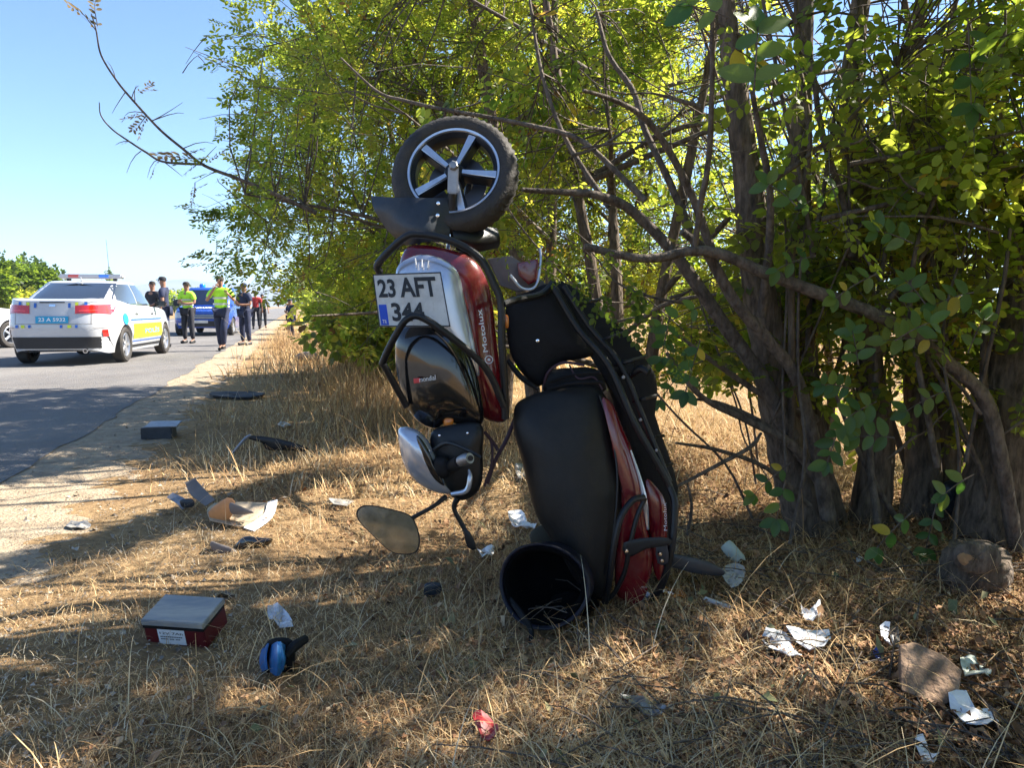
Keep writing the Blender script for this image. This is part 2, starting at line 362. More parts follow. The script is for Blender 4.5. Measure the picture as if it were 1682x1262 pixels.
# front wheel
WC = P(748, 289, 2.74); WN = Vector((-.10, -.94, .33)).normalized(); WU = Vector((0, 0, 1)); WU = (WU - WN * WU.dot(WN)).normalized(); WX = WU.cross(WN)
def wp(r, a, h): return WC + (WX * math.cos(R(a)) + WU * math.sin(R(a))) * r + WN * h
def ring(profile, seg=72, tread=None):
    V = []; F = []; n = len(profile)
    for i, (r, h) in enumerate(profile):
        for k in range(seg):
            rr, hh = r, h
            if tread and i in tread and (k + (i % 2)) % 2: rr -= .006
            V.append(wp(rr, 360 * k / seg, hh))
    for i in range(n - 1):
        for k in range(seg): F.append((i * seg + k, i * seg + (k + 1) % seg, (i + 1) * seg + (k + 1) % seg, (i + 1) * seg + k))
    return V, F
wh = MB(); 
V, F = ring([(.158, .028), (.160, .040), (.172, .048), (.195, .050), (.209, .043), (.219, .030), (.224, .012), (.224, -.012), (.219, -.030), (.209, -.043), (.190, -.050), (.165, -.046), (.156, -.03)], 96, tread=(4, 5, 6, 7, 8, 9))
wheel = mk('front_wheel', *ring([(.157, -.04), (.145, -.036), (.138, -.02), (.138, .018), (.150, .034), (.157, .034)]), M['rimdark'], moto)
mk('tyre', V, F, M['rubber'], wheel, sharp=60)
mk('rim', *ring([(.151, .032), (.153, .0415), (.160, .0435), (.1625, .036)]), M['alu'], wheel)
for a in (67, 139, 211, 283, 355):
    d = WX * math.cos(R(a)) + WU * math.sin(R(a)); s = WN.cross(d); mb = MB(); top = MB()
    def spoke(mb, w0, w1, z0, z1, r0=.03, r1=.148):
        Vv = [WC + d * r0 - s * w0 + WN * z0, WC + d * r0 + s * w0 + WN * z0, WC + d * r1 + s * w1 + WN * z0, WC + d * r1 - s * w1 + WN * z0,
              WC + d * r0 - s * w0 * .8 + WN * z1, WC + d * r0 + s * w0 * .8 + WN * z1, WC + d * r1 + s * w1 * .8 + WN * (z1 - .006), WC + d * r1 - s * w1 * .8 + WN * (z1 - .006)]
        mb.add(Vv, [(0, 3, 2, 1), (4, 5, 6, 7), (0, 1, 5, 4), (1, 2, 6, 5), (2, 3, 7, 6), (3, 0, 4, 7)])
    spoke(mb, .014, .021, -.022, .030); sp = mb.build('spoke', M['rimdark'], wheel)
    spoke(top, .0085, .0135, .0305, .0375); top.build('spoke_face', M['alu'], wheel)
mk('hub', *lathe([(.0, .045), (.020, .045), (.030, .036), (.036, .02), (.036, -.04), (0, -.04)], WC, WN, 28), M['rimdark'], wheel)
mk('brake_disc', *lathe([(.055, -.052), (.105, -.052), (.105, -.056), (.055, -.056), (.055, -.052)], WC, WN, 40), M['disc'], wheel)
mk('brake_caliper', *pillow([(768, 322), (790, 310), (800, 330), (786, 350), (768, 345)], 2.78, .03, .01, .01), M['black'], moto)
# fork
fk = mk('fork_leg', *tube([T(745, 272, 2.645), T(744, 300, 2.65), T(742, 345, 2.665), T(740, 385, 2.68)], [.0175, .018, .0165, .017], 12), M['black'], moto)
V, F = box(P(744, 296, 2.63), (.034, .014, .09), Matrix.Rotation(R(2), 3, 'Y'), .004); mk('fork_shoe', V, F, M['steel'], fk)
mk('axle_nut', *lathe([(0, .012), (.012, .012), (.016, .008), (.016, -.006)], P(745, 272, 2.618), (0, -1, .1), 6), M['steel'], fk)
mk('fork_leg', *tube([T(775, 285, 2.84), T(768, 330, 2.84), T(762, 400, 2.84)], .017, 10), M['black'], moto)
mk('fork_tube', *tube([T(740, 383, 2.68), T(738, 418, 2.70)], .0115, 14, smooth=False), M['chrome'], moto)
mk('fork_collar', *lathe([(.0, -.012), (.017, -.012), (.018, 0), (.016, .012), (0, .012)], P(739, 386, 2.68), (0, 0, 1), 16), M['chrome'], fk)
# front fender: blade wrapping under the wheel
def shell(name, rows, m, parent, th=.004, sharp=50, **k):
    """curved sheet through rows of points, with thickness"""
    nr = len(rows); rows = [smooth_path(r, 4) for r in rows]; cols = [smooth_path([rows[i][j] for i in range(nr)], 4) for j in range(len(rows[0]))]
    nc = len(cols); n = len(cols[0]); V = [Vector(tuple(cols[j][i])) for i in range(n) for j in range(nc)]; F = []
    me = bpy.data.meshes.new('x'); g = [(i * nc + j, i * nc + j + 1, (i + 1) * nc + j + 1, (i + 1) * nc + j) for i in range(n - 1) for j in range(nc - 1)]
    me.from_pydata([tuple(v) for v in V], [], g); me.update(); N = [v.normal.copy() for v in me.vertices]; bpy.data.meshes.remove(me)
    V2 = V + [v - nn * th for v, nn in zip(V, N)]; L = len(V); F = g + [tuple(i + L for i in f)[::-1] for f in g]
    bd = [i * nc for i in range(n)]; bt = [i * nc + nc - 1 for i in range(n)]
    for e in (bd, bt, list(range(nc)), list(range((n - 1) * nc, n * nc))):
        for a, b in zip(e, e[1:]): F.append((a, b, b + L, a + L))
    return mk(name, V2, F, m, parent, sharp=sharp, **k)
fen = shell('front_fender', [[T(610, 322, 2.70), T(650, 325, 2.645), T(690, 326, 2.635), T(736, 326, 2.66)],
                       [T(616, 345, 2.68), T(655, 350, 2.63), T(695, 350, 2.615), T(737, 352, 2.65)],
                       [T(640, 380, 2.68), T(664, 380, 2.62), T(698, 380, 2.60), T(738, 388, 2.64)],
                       [T(668, 402, 2.70), T(690, 398, 2.63), T(712, 396, 2.62), T(738, 400, 2.66)]], M['guard'], moto)
shell('fender_tail', [[T(742, 372, 2.66), T(780, 372, 2.70), T(815, 376, 2.78)], [T(745, 392, 2.62), T(782, 396, 2.66), T(820, 392, 2.76)], [T(750, 410, 2.68), T(785, 412, 2.72), T(818, 406, 2.80)]], M['black'], fen)
mk('fender_rib', *tube([T(612, 323, 2.695), T(640, 352, 2.655), T(668, 388, 2.655), T(690, 401, 2.645)], .005, 6), M['guard'], fen)
for q in ((720, 334), (719, 354)): mk('fender_bolt', *lathe([(0, .006), (.006, .005), (.008, 0)], P(*q, 2.622), (0, -1, 0), 12), M['chrome'], fen)
mk('steering_column', *tube([T(765, 400, 2.82), T(770, 450, 2.84), T(775, 520, 2.86)], .028, 12), M['matte'], moto)
# front shield: red shell, silver centre, black nose
red = mk('front_fairing', *pillow([(664, 412), (690, 402), (740, 410), (782, 430), (806, 480), (816, 560), (826, 640), (832, 690), (798, 690), (770, 660), (720, 600), (680, 520), (655, 460)], 2.64, .10, .065, .02, ctr=(750, 540), gx=.03), M['red'], moto)
mk('silver_panel', *pillow([(650, 450), (664, 428), (700, 418), (748, 440), (765, 500), (788, 615), (760, 600), (720, 590), (690, 560), (660, 500)], 2.575, .03, .035, .0, ctr=(715, 500)), M['silver'], red)
for k in range(3): mk('emblem_bar', *tube([T(684 + k * 9, 440, 2.533), T(684 + k * 9 + (k - 1) * 2, 424 + k * 2, 2.537)], .0022, 6, smooth=False), M['whiteink'], red)
mk('red_rib', *tube([T(745, 440, 2.60), T(760, 490, 2.585), T(776, 560, 2.59), T(795, 640, 2.61), T(805, 685, 2.63)], [.006, .01, .012, .010, .004], 8), M['red'], red)
nose = mk('nose_panel', *pillow([(650, 560), (662, 538), (690, 528), (730, 535), (765, 570), (785, 620), (795, 690), (770, 700), (735, 694), (715, 704), (690, 695), (668, 668), (652, 615)], 2.56, .09, .055, .02, ctr=(718, 615)), M['gloss'], moto)
mk('nose_crease', *tube([T(705, 535, 2.53), T(740, 570, 2.51), T(765, 620, 2.515), T(782, 680, 2.54)], .004, 6), M['gloss'], nose)
mk('nose_emblem', *text_geo('mondial', P(689, 628, 2.487), P(716, 624, 2.487), P(688, 620, 2.487)), M['whiteink'], nose)
mk('nose_emblem', *pillow([(679, 622), (690, 621), (690, 629), (680, 630)], 2.487, .002, .001, .001, n=1), M['redink'], nose)
mk('lettering', *text_geo('Motolux', P(802, 578, 2.562), P(791, 508, 2.562), P(794, 579, 2.562), .0005, .0), M['whiteink'], red)
cc = P(803, 591, 2.56); mk('ring_emblem', *lathe([(.0115, 0), (.0140, 0), (.0140, .002), (.0115, .002), (.0115, 0)], cc, (0, -1, 0), 24), M['whiteink'], red)
mk('ring_emblem', *lathe([(0, .0015), (.0045, .0015), (.0045, 0)], cc, (0, -1, 0), 16), M['whiteink'], red)
# licence plate
pa, pb, pc, pd_ = P(623, 537, 2.47), P(740, 537, 2.50), P(612, 451, 2.50), P(724, 447, 2.53)
pn = (pb - pa).cross(pc - pa).normalized()
def pq(u, v, h=0): return pa * (1 - u) * (1 - v) + pb * u * (1 - v) + pc * (1 - u) * v + pd_ * u * v + pn * h
def plate_slab(u0, u1, v0, v1, h0, h1):
    V = [pq(u, v, h) for h in (h0, h1) for u, v in ((u0, v0), (u1, v0), (u1, v1), (u0, v1))]
    return V, [(3, 2, 1, 0), (4, 5, 6, 7), (0, 1, 5, 4), (1, 2, 6, 5), (2, 3, 7, 6), (3, 0, 4, 7)]
def text_plate(s, u0, u1, v0, v1, m, h=.0035, bold=.0):
    cu = bpy.data.curves.new('t', 'FONT'); V, F = text_geo(s, (0, 0, 0), (1, 0, 0), (0, 1, 0), 0, bold)
    mk('plate_lettering', [pq(u0 + (u1 - u0) * v.x, v0 + (v1 - v0) * v.y, h) for v in V], F, m, pl)
pl = mk('licence_plate', *plate_slab(0, 1, 0, 1, -.003, .0015), M['plate'], moto)
for a in ((0, 1, 0, .022), (0, 1, .978, 1), (0, .014, 0, 1), (.984, 1, 0, 1)): mk('plate_border', *plate_slab(*a, .0016, .0028), M['ink'], pl)
mk('plate_strip', *plate_slab(.03, .14, .03, .42, .0016, .0024), M['euro'], pl)
text_plate('TR', .055, .115, .06, .13, M['whiteink'])
text_plate('23', .05, .30, .55, .90, M['ink'], bold=.03); text_plate('AFT', .36, .90, .55, .92, M['ink'], bold=.03)
text_plate('344', .20, .66, .10, .45, M['ink'], bold=.03)
# crash bars
cb = mk('crash_bar', *tube([T(624, 448, 2.56), T(622, 432, 2.54), T(662, 392, 2.50), T(690, 385, 2.49), T(742, 396, 2.49), T(788, 424, 2.50), T(812, 468, 2.50), T(823, 500, 2.50), T(824, 560, 2.50), T(829, 640, 2.51), T(830, 688, 2.52)], .0125, 12), M['black'], moto)
mk('crash_bar', *tube([T(828, 668, 2.50), T(798, 605, 2.47), T(740, 553, 2.43), T(694, 522, 2.42), T(672, 522, 2.42), T(655, 542, 2.43), T(630, 592, 2.47), T(634, 606, 2.48), T(668, 668, 2.53)], .0115, 12), M['black'], moto)
mk('crash_bar', *tube([T(826, 500, 2.50), T(850, 492, 2.56), T(888, 484, 2.64), T(910, 464, 2.68)], .0125, 10), M['black'], moto)
# headlight unit and handlebar hanging below
hd = mk('headlight_cowl', *pillow([(654, 706), (680, 704), (702, 722), (718, 756), (735, 800), (742, 812), (712, 808), (682, 790), (662, 760)], 2.50, .09, .05, .03, ctr=(690, 752)), M['silver'], moto)
mk('headlight_lens', *pillow([(684, 716), (700, 732), (716, 768), (730, 798), (712, 786), (694, 758)], 2.46, .02, .012, 0), M['gloss'], hd)
hb = mk('handlebar_cover', *pillow([(708, 712), (740, 698), (790, 697), (793, 740), (792, 790), (778, 815), (752, 822), (728, 800), (712, 760)], 2.53, .10, .04, .03), M['black'], moto)
mk('handlebar_grip', *tube([T(736, 768, 2.48), T(746, 764, 2.44), T(756, 758, 2.36)], [.019, .021, .020], 16), M['matte'], hb)
mk('grip_end', *tube([T(756, 758, 2.36), T(764, 755, 2.345), T(772, 753, 2.33)], [.017, .019, .017], 16), M['steel'], hb)
mk('grip_hole', *lathe([(0, .002), (.008, .002), (.009, 0)], P(773, 753, 2.325), (.1, -1, -.05), 14), M['ink'], hb)
mk('brake_lever', *tube([T(712, 740, 2.46), T(735, 728, 2.42), T(765, 738, 2.38), T(790, 752, 2.36)], [.006, .007, .006, .005], 8), M['black'], hb)
mk('switch_box', *pillow([(712, 756), (730, 750), (740, 765), (735, 785), (716, 782)], 2.46, .04, .02, .01), M['matte'], hb)
for q in ((705, 741), (768, 712), (722, 716), (712, 760)): mk('cover_screw', *lathe([(0, .004), (.004, .003), (.005, 0)], P(*q, 2.47), (0, -1, 0), 8), M['chrome'], hb)
mk('cowl_trim', *tube([T(742, 812, 2.46), T(766, 806, 2.44), T(772, 785, 2.44), T(770, 772, 2.45)], [.007, .009, .008, .004], 8), M['silver'], hb)
mk('cable', *tube([T(792, 708, 2.55), T(806, 724, 2.56), T(808, 760, 2.55), T(795, 800, 2.54)], .0045, 8), M['cable'], hb)
mk('cable', *tube([T(850, 678, 2.62), T(832, 722, 2.60), T(812, 760, 2.58), T(800, 795, 2.56)], .007, 8), M['cable'], moto)
mk('cable', *tube([T(796, 710, 2.56), T(812, 730, 2.57), T(818, 740, 2.57)], .006, 8), M['cable'], hb)
mk('turn_signal', *pillow([(730, 688), (744, 688), (742, 702), (730, 702)], 2.54, .03, .01, .01), M['amber'], moto)
# mirrors
st = mk('mirror_stalk', *tube([T(732, 816, 2.50), T(712, 832, 2.46), T(676, 852, 2.42)], [.009, .007, .007], 8), M['black'], moto)
mo = [(585, 845), (590, 834), (605, 830), (640, 836), (672, 846), (684, 862), (690, 888), (684, 908), (662, 912), (640, 906), (612, 880), (592, 860)]
mk('mirror', *pillow(mo, 2.40, .018, .0, .012, gy=-.012), M['black'], moto)
msh = [(640 + (x - 640) * .955, 872 + (y - 872) * .95) for x, y in mo]
Vm = [P(x, y, 2.396 - .012 * (y - np.mean([p[1] for p in mo])) / 100) for x, y in smooth_closed(msh, 4)]; mk('mirror_glass', Vm, [tuple(range(len(Vm)))], M['mirror'], bpy.data.objects['mirror'])
mk('mirror_stalk', *tube([T(752, 818, 2.52), T(746, 836, 2.52), T(762, 868, 2.51), T(768, 884, 2.50)], [.011, .008, .008, .007], 8), M['black'], moto)
mk('mirror', *pillow([(762, 872), (772, 874), (783, 902), (768, 900)], 2.49, .03, .005, .01, n=2), M['black'], moto)
# leg shield (inside face), frame, underside
ls = mk('leg_shield', *pillow([(834, 496), (870, 478), (908, 466), (935, 500), (965, 560), (972, 585), (915, 598), (892, 632), (872, 628), (842, 590), (832, 540)], 2.70, .05, .03, .02, ctr=(890, 545)), M['matte'], moto)
mk('shield_screw', *lathe([(0, .004), (.006, .003), (.007, 0)], P(883, 560, 2.665), (0, -1, 0), 10), M['chrome'], ls)
mk('turn_signal', *pillow([(828, 518), (835, 520), (835, 538), (829, 536)], 2.52, .02, .005, .005), M['amber'], moto)
mk('shield_edge', *tube([T(834, 592, 2.67), T(856, 620, 2.65), T(884, 640, 2.63)], [.008, .010, .006], 8), M['matte'], ls)
bl = mk('belly_panel', *pillow([(912, 466), (940, 470), (978, 500), (1010, 528), (1034, 554), (1060, 590), (1076, 616), (1080, 650), (1076, 682), (1096, 740), (1114, 804), (1106, 860), (1100, 940), (1084, 962), (1066, 900), (1040, 800), (1016, 720), (1006, 660), (985, 610), (945, 545)], 2.72, .16, .02, .02, ctr=(1040, 700), n=2), M['matte'], moto)
mk('frame_rail', *tube([T(908, 470, 2.64), T(950, 540, 2.60), T(1000, 600, 2.56), T(1040, 690, 2.53), T(1085, 770, 2.52), T(1100, 800, 2.52)], .012, 10), M['black'], moto)
mk('frame_rail', *tube([T(926, 470, 2.64), T(970, 538, 2.60), T(1020, 600, 2.57), T(1062, 700, 2.55), T(1100, 792, 2.53)], .010, 10), M['black'], moto)
mk('frame_rail', *tube([T(1100, 800, 2.52), T(1108, 830, 2.50), T(1103, 900, 2.48), T(1088, 960, 2.50), T(1070, 985, 2.54)], .0125, 10), M['black'], moto)
mk('front_bracket', *tube([T(838, 452, 2.68), T(858, 474, 2.68), T(880, 470, 2.69), T(888, 430, 2.71), T(887, 408, 2.73)], .005, 8), M['alu'], moto)
mk('inner_fairing', *pillow([(850, 432), (884, 425), (886, 460), (868, 468), (852, 452)], 2.76, .05, .005, .01, n=1), M['red'], moto)
mk('engine_cover', *pillow([(800, 425), (840, 420), (870, 440), (900, 470), (850, 480), (822, 470)], 2.82, .05, .01, .02, n=1, noise=.006), M['greyplastic'], moto)
mk('wiring', *tube([T(893, 640, 2.66), T(900, 612, 2.64), T(925, 596, 2.64), T(960, 600, 2.63)], .005, 6), M['cable'], moto)
sk = mk('seat_hinge', *pillow([(892, 622), (905, 608), (940, 604), (980, 606), (996, 640), (960, 656), (900, 656)], 2.66, .06, .03, .02, n=2, noise=.004), M['matte'], moto)
mk('ignition_housing', *lathe([(0, .03), (.018, .03), (.026, .02), (.03, 0), (.03, -.04)], P(1028, 605, 2.60), (.2, -1, .1), 16), M['matte'], moto)
# seat
se = mk('seat', *pillow([(843, 684), (848, 664), (866, 652), (900, 641), (950, 634), (984, 640), (1002, 666), (1008, 710), (1022, 780), (1024, 850), (1006, 930), (988, 985), (950, 960), (915, 900), (880, 845), (858, 760), (844, 710)], 2.56, .10, .095, .03, ctr=(938, 775), gy=-.03, gx=.02), M['seat'], moto)
mk('hinge_rib', *tube([T(902, 628, 2.60), T(940, 616, 2.58), T(985, 612, 2.58)], .006, 6), M['matte'], sk)
mk('hinge_rib', *tube([T(900, 640, 2.59), T(940, 630, 2.56), T(990, 628, 2.56)], .006, 6), M['matte'], sk)
mk('wiring', *tube([T(935, 600, 2.6), T(950, 622, 2.57), T(975, 620, 2.57), T(990, 640, 2.56)], .003, 6), M['cable'], moto)
for a_, b_ in (((950, 500), (985, 492)), ((985, 560), (1030, 545)), ((1010, 600), (1062, 585)), ((1040, 660), (1078, 650)), ((1060, 720), (1090, 716)), ((1080, 770), (1104, 762))):
    mk('belly_rib', *tube([T(*a_, 2.60), T((a_[0] + b_[0]) / 2, (a_[1] + b_[1]) / 2, 2.55), T(*b_, 2.62)], .006, 6), M['black'], bl)
mk('foot_peg', *tube([T(1030, 622, 2.6), T(1052, 606, 2.56), T(1066, 612, 2.54)], [.010, .013, .012], 8), M['black'], moto)
for q_ in ((1024, 620), (1052, 690), (1078, 740)): mk('frame_bolt', *lathe([(0, .006), (.005, .005), (.007, 0)], P(*q_, 2.535), (0, -1, 0), 6), M['steel'], moto)
mk('seat_seam', *tube([T(985, 650, 2.55), T(1006, 720, 2.52), T(1014, 800, 2.49), T(1004, 900, 2.47), T(985, 970, 2.49)], .0035, 6), M['black'], se)
# red side covers
sc = mk('side_panel', *pillow([(988, 655), (1005, 662), (1022, 700), (1040, 745), (1056, 800), (1062, 860), (1072, 920), (1060, 965), (1030, 985), (1012, 975), (1010, 920), (1018, 850), (1018, 790), (1005, 740), (1000, 700)], 2.545, .10, .04, .02, ctr=(1030, 830)), M['red'], moto)
mk('side_panel', *pillow([(1060, 790), (1078, 800), (1094, 830), (1096, 900), (1085, 955), (1072, 930), (1066, 860)], 2.56, .06, .02, .02), M['red'], moto)
mk('silver_stripe', *tube([T(1036, 740, 2.50), T(1052, 790, 2.49), T(1060, 830, 2.485), T(1064, 870, 2.49)], [.003, .006, .009, .004], 6), M['silver'], sc)
mk('side_lettering', *text_geo('Motolux', P(1096, 872, 2.515), P(1094, 826, 2.515), P(1090.5, 872, 2.515), .001, .0), M['whiteink'], moto)
# rear grab rail
gr = mk('grab_rail', *tube([T(1058, 818, 2.47), T(1040, 822, 2.45), T(1020, 850, 2.43), T(1008, 900, 2.42), T(1000, 960, 2.43), T(994, 990, 2.46)], .011, 10), M['black'], moto)
mk('grab_rail', *tube([T(1060, 818, 2.47), T(1046, 850, 2.46), T(1034, 900, 2.455), T(1026, 940, 2.46), T(1012, 970, 2.47), T(1000, 985, 2.48)], .008, 8), M['black'], moto)
bk = mk('rail_bracket', *pillow([(1024, 892), (1060, 884), (1098, 884), (1100, 896), (1062, 902), (1040, 914), (1026, 912)], 2.45, .01, .004, .0, n=2), M['black'], moto)
mk('rail_bracket', *pillow([(1078, 896), (1094, 892), (1098, 925), (1080, 926)], 2.455, .01, .004, 0, n=2), M['guard'], moto)
for q in ((1029, 905), (1084, 910), (1087, 921)): mk('bracket_bolt', *lathe([(0, .008), (.006, .007), (.0085, 0)], P(*q, 2.445), (0, -1, 0), 6), M['chrome'], bk)
mk('tail_light', *pillow([(1022, 968), (1050, 958), (1064, 968), (1052, 990), (1030, 996)], 2.54, .06, .01, .02, n=2), M['red'], moto)
mk('rear_mudguard', *pillow([(1096, 912), (1120, 912), (1160, 922), (1188, 936), (1186, 946), (1150, 944), (1110, 934), (1096, 930)], 2.64, .09, .008, .006), M['guard'], moto)
mk('seat_base', *pillow([(870, 880), (895, 862), (930, 870), (960, 900), (940, 930), (890, 920)], 2.62, .08, .02, .02), M['olive'], moto)
# helmet
hc = P(900, 956, 2.44)
hax = Vector((-.30, -.92, .17)).normalized()
hel = thing('helmet', 'black open-face helmet leaning on the grass under the tail of the upended motorcycle', 'helmet', (hc.x, hc.y, .01))
pr = [(.001, -.17), (.07, -.16), (.12, -.125), (.150, -.07), (.158, -.02), (.156, .03), (.150, .048), (.140, .050), (.132, .040), (.132, -.01), (.122, -.07), (.09, -.13), (.04, -.16), (.001, -.165)]
def helmet_pts(pr):
    V, F = lathe(pr, (0, 0, 0), (0, 0, 1), 40); q = hax.to_track_quat('Z', 'Y').to_matrix()
    out = []
    for v in V:
        v = Vector((v.x * .94, v.y * .84, v.z + (.035 * (v.y / .15) ** 2 if v.z > -.1 else 0))); out.append(q @ v + hc)
    return out, F
mk('shell', *helmet_pts(pr[:7]), M['helmet'], hel); mk('lining', *helmet_pts([(.150, .046), (.138, .052), (.128, .040), (.126, -.01), (.112, -.065), (.08, -.10), (.04, -.125), (.001, -.13)]), M['lining'], hel)
V, F = helmet_pts([(.1545 + .007 * math.cos(a), .048 + .007 * math.sin(a)) for a in np.linspace(0, 2 * math.pi, 9)]); mk('rim_trim', V, F, M['helmet'], hel)
mk('chin_strap', *tube([T(838, 985, 2.42), T(858, 1012, 2.37), T(872, 1035, 2.34), T(872, 1062, 2.31)], [.009, .011, .009, .010], 8), M['matte'], hel)
mk('chin_strap', *tube([T(925, 1000, 2.42), T(938, 1020, 2.40), T(936, 1042, 2.40), T(930, 1050, 2.40)], .006, 8), M['matte'], hel)
mk('inner_pad', *pillow([(905, 985), (930, 972), (965, 975), (985, 995), (960, 1010), (925, 1012)], 2.47, .06, .02, .02), M['lining'], hel)

# ------------------------------------------------------------------ CARS
def lerp(a, b, t): return a + (b - a) * t
def interp(tab, x): return float(np.interp(x, [p[0] for p in tab], [p[1] for p in tab]))
class CarShape:
    def __init__(s, L=2.29, Wd=.91, top=None, bot=None, n=6.5, gb=(-1.75, 1.05), gt=(-.92, .28), gw=(.80, .60), gz=(.97, 1.46), gn=5):
        s.L, s.W, s.n = L, Wd, n
        s.top = top or [(-2.3, .98), (-2.0, 1.05), (-1.5, 1.05), (-.8, 1.0), (.9, .97), (1.5, .90), (2.0, .80), (2.3, .66)]
        s.bot = bot or [(-2.3, .30), (-1.9, .2), (1.9, .19), (2.3, .26)]
        s.gb, s.gt, s.gw, s.gz, s.gn = gb, gt, gw, gz, gn
    def ab(s, t): k = 1 - .10 * max(0, .35 - t) ** 1.0 / .35 - .07 * max(0, t - .55) ** 1.5 / .45 ** 1.5; return s.L * (1 - .03 * abs(t - .45) * 2), s.W * k
    def zt(s, x, t): x = max(-s.L, min(s.L, x)); return lerp(interp(s.bot, x), interp(s.top, x), t)
    def body(s, x, y, off=0., axis='y', z=None):
        """point on the outside of the lower body: side (given x) or end (given y) at height z"""
        for t in [0.5]:
            for _ in range(4):
                a, b = s.ab(t)
                if axis == 'y': yy = b * max(0, 1 - abs(x / a) ** s.n) ** (1 / s.n); zb, zz = interp(s.bot, x), interp(s.top, x)
                else: xx = a * max(0, 1 - abs(y / b) ** s.n) ** (1 / s.n); zb, zz = interp(s.bot, -xx), interp(s.top, -xx)
                t = min(1, max(0, (z - zb) / (zz - zb)))
        return (x, yy + off) if axis == 'y' else (xx + off, y)
    def lower(s, seg=56, lv=9):
        V = []; F = []; T = np.linspace(0, 1, lv)
        rings = [(t, 1) for t in T] + [(1, .985), (1, .93), (1, .8), (1, .6), (1, .35), (1, .1)]
        for t, sc in rings:
            a, b = s.ab(t)
            for k in range(seg):
                th = 2 * math.pi * k / seg; c, q = math.cos(th), math.sin(th)
                x = a * sc * math.copysign(abs(c) ** (2 / s.n), c); y = b * sc * math.copysign(abs(q) ** (2 / s.n), q)
                V.append((x, y, s.zt(x, t) + (.022 * (1 - sc ** 2) if t == 1 else 0)))
        for i in range(len(rings) - 1):
            for k in range(seg): F.append((i * seg + k, i * seg + (k + 1) % seg, (i + 1) * seg + (k + 1) % seg, (i + 1) * seg + k))
        F.append(tuple(range(seg))[::-1]); F.append(tuple((len(rings) - 1) * seg + k for k in range(seg)))
        return V, F
    def gab(s, t):
        e = t ** 1.15; xb = lerp(s.gb[0], s.gt[0], e); xf = lerp(s.gb[1], s.gt[1], e); w = lerp(s.gw[0], s.gw[1], t ** 1.4)
        return (xb + xf) / 2, (xf - xb) / 2, w, lerp(s.gz[0], s.gz[1], t)
    def cabin(s, seg=48):
        V = []; F = []; rings = [(t, 1) for t in np.linspace(-.08, .94, 8)] + [(.985, .975), (1.0, .92), (1.015, .75), (1.025, .5), (1.03, .2)]
        for t, sc in rings:
            xc, a, b, z = s.gab(min(max(t, 0), 1)); z = lerp(s.gz[0], s.gz[1], t)
            for k in range(seg):
                th = 2 * math.pi * k / seg; c, q = math.cos(th), math.sin(th)
                V.append((xc + a * sc * math.copysign(abs(c) ** (2 / s.gn), c), b * sc * math.copysign(abs(q) ** (2 / s.gn), q), z))
        for i in range(len(rings) - 1):
            for k in range(seg): F.append((i * seg + k, i * seg + (k + 1) % seg, (i + 1) * seg + (k + 1) % seg, (i + 1) * seg + k))
        F.append(tuple((len(rings) - 1) * seg + k for k in range(seg)))
        return V, F
    def pane(s, kind, t0, t1, u0, u1, off=.006, nu=10, nv=6, sk0=0., sk1=0.):
        """kind rear/front: u is -1..1 across; kind left/right: u is x, skewed by sk*t"""
        V = []; F = []
        for i in range(nv + 1):
            t = lerp(t0, t1, i / nv); xc, a, b, z = s.gab(t)
            for j in range(nu + 1):
                if kind in ('rear', 'front'):
                    y = lerp(u0, u1, j / nu) * b; x = a * max(0, 1 - abs(y / b) ** s.gn) ** (1 / s.gn); sg = -1 if kind == 'rear' else 1
                    V.append((xc + sg * (x + off), y, z + .002))
                else:
                    x = lerp(u0 + sk0 * (t - t0), u1 + sk1 * (t - t0), j / nu); y = b * max(0, 1 - abs((x - xc) / a) ** s.gn) ** (1 / s.gn)
                    V.append((x, (y + off) * (1 if kind == 'left' else -1), z))
        n = nu + 1
        for i in range(nv):
            for j in range(nu): F.append((i * n + j, i * n + j + 1, (i + 1) * n + j + 1, (i + 1) * n + j))
        if kind in ('rear', 'left'): F = [f[::-1] for f in F]
        return V, F
    def patch(s, kind, u0, u1, z0, z1, off=.006, nu=8, nv=3, dz=0.):
        V = []; F = []; n = nu + 1
        for i in range(nv + 1):
            for j in range(n):
                u = lerp(u0, u1, j / nu); z = lerp(z0, z1, i / nv) + dz * (j / nu)
                if kind in ('rear', 'front'):
                    x, y = s.body(0, u, off, 'x', z); V.append((-x if kind == 'rear' else x, y, z))
                else:
                    x, y = s.body(u, 0, off, 'y', z); V.append((x, y if kind == 'left' else -y, z))
        for i in range(nv):
            for j in range(nu): F.append((i * n + j, i * n + j + 1, (i + 1) * n + j + 1, (i + 1) * n + j))
        return V, F
def boolean_cut(ob, cutters):
    for V, F in cutters:
        me = bpy.data.meshes.new('c'); me.from_pydata([tuple(v) for v in V], [], F); c = bpy.data.objects.new('c', me); COL.objects.link(c)
        md = ob.modifiers.new('b', 'BOOLEAN'); md.object = c; md.operation = 'DIFFERENCE'; md.solver = 'EXACT'
        new = bpy.data.meshes.new_from_object(ob.evaluated_get(bpy.context.evaluated_depsgraph_get())); ob.modifiers.clear(); ob.data = new; bpy.data.objects.remove(c)
def cyl(c, ax, r, h, seg=32):
    V, F = lathe([(r, -h / 2), (r, h / 2)], c, ax, seg); F = F + [tuple(range(seg))[::-1], tuple(range(seg, 2 * seg))]; return V, F
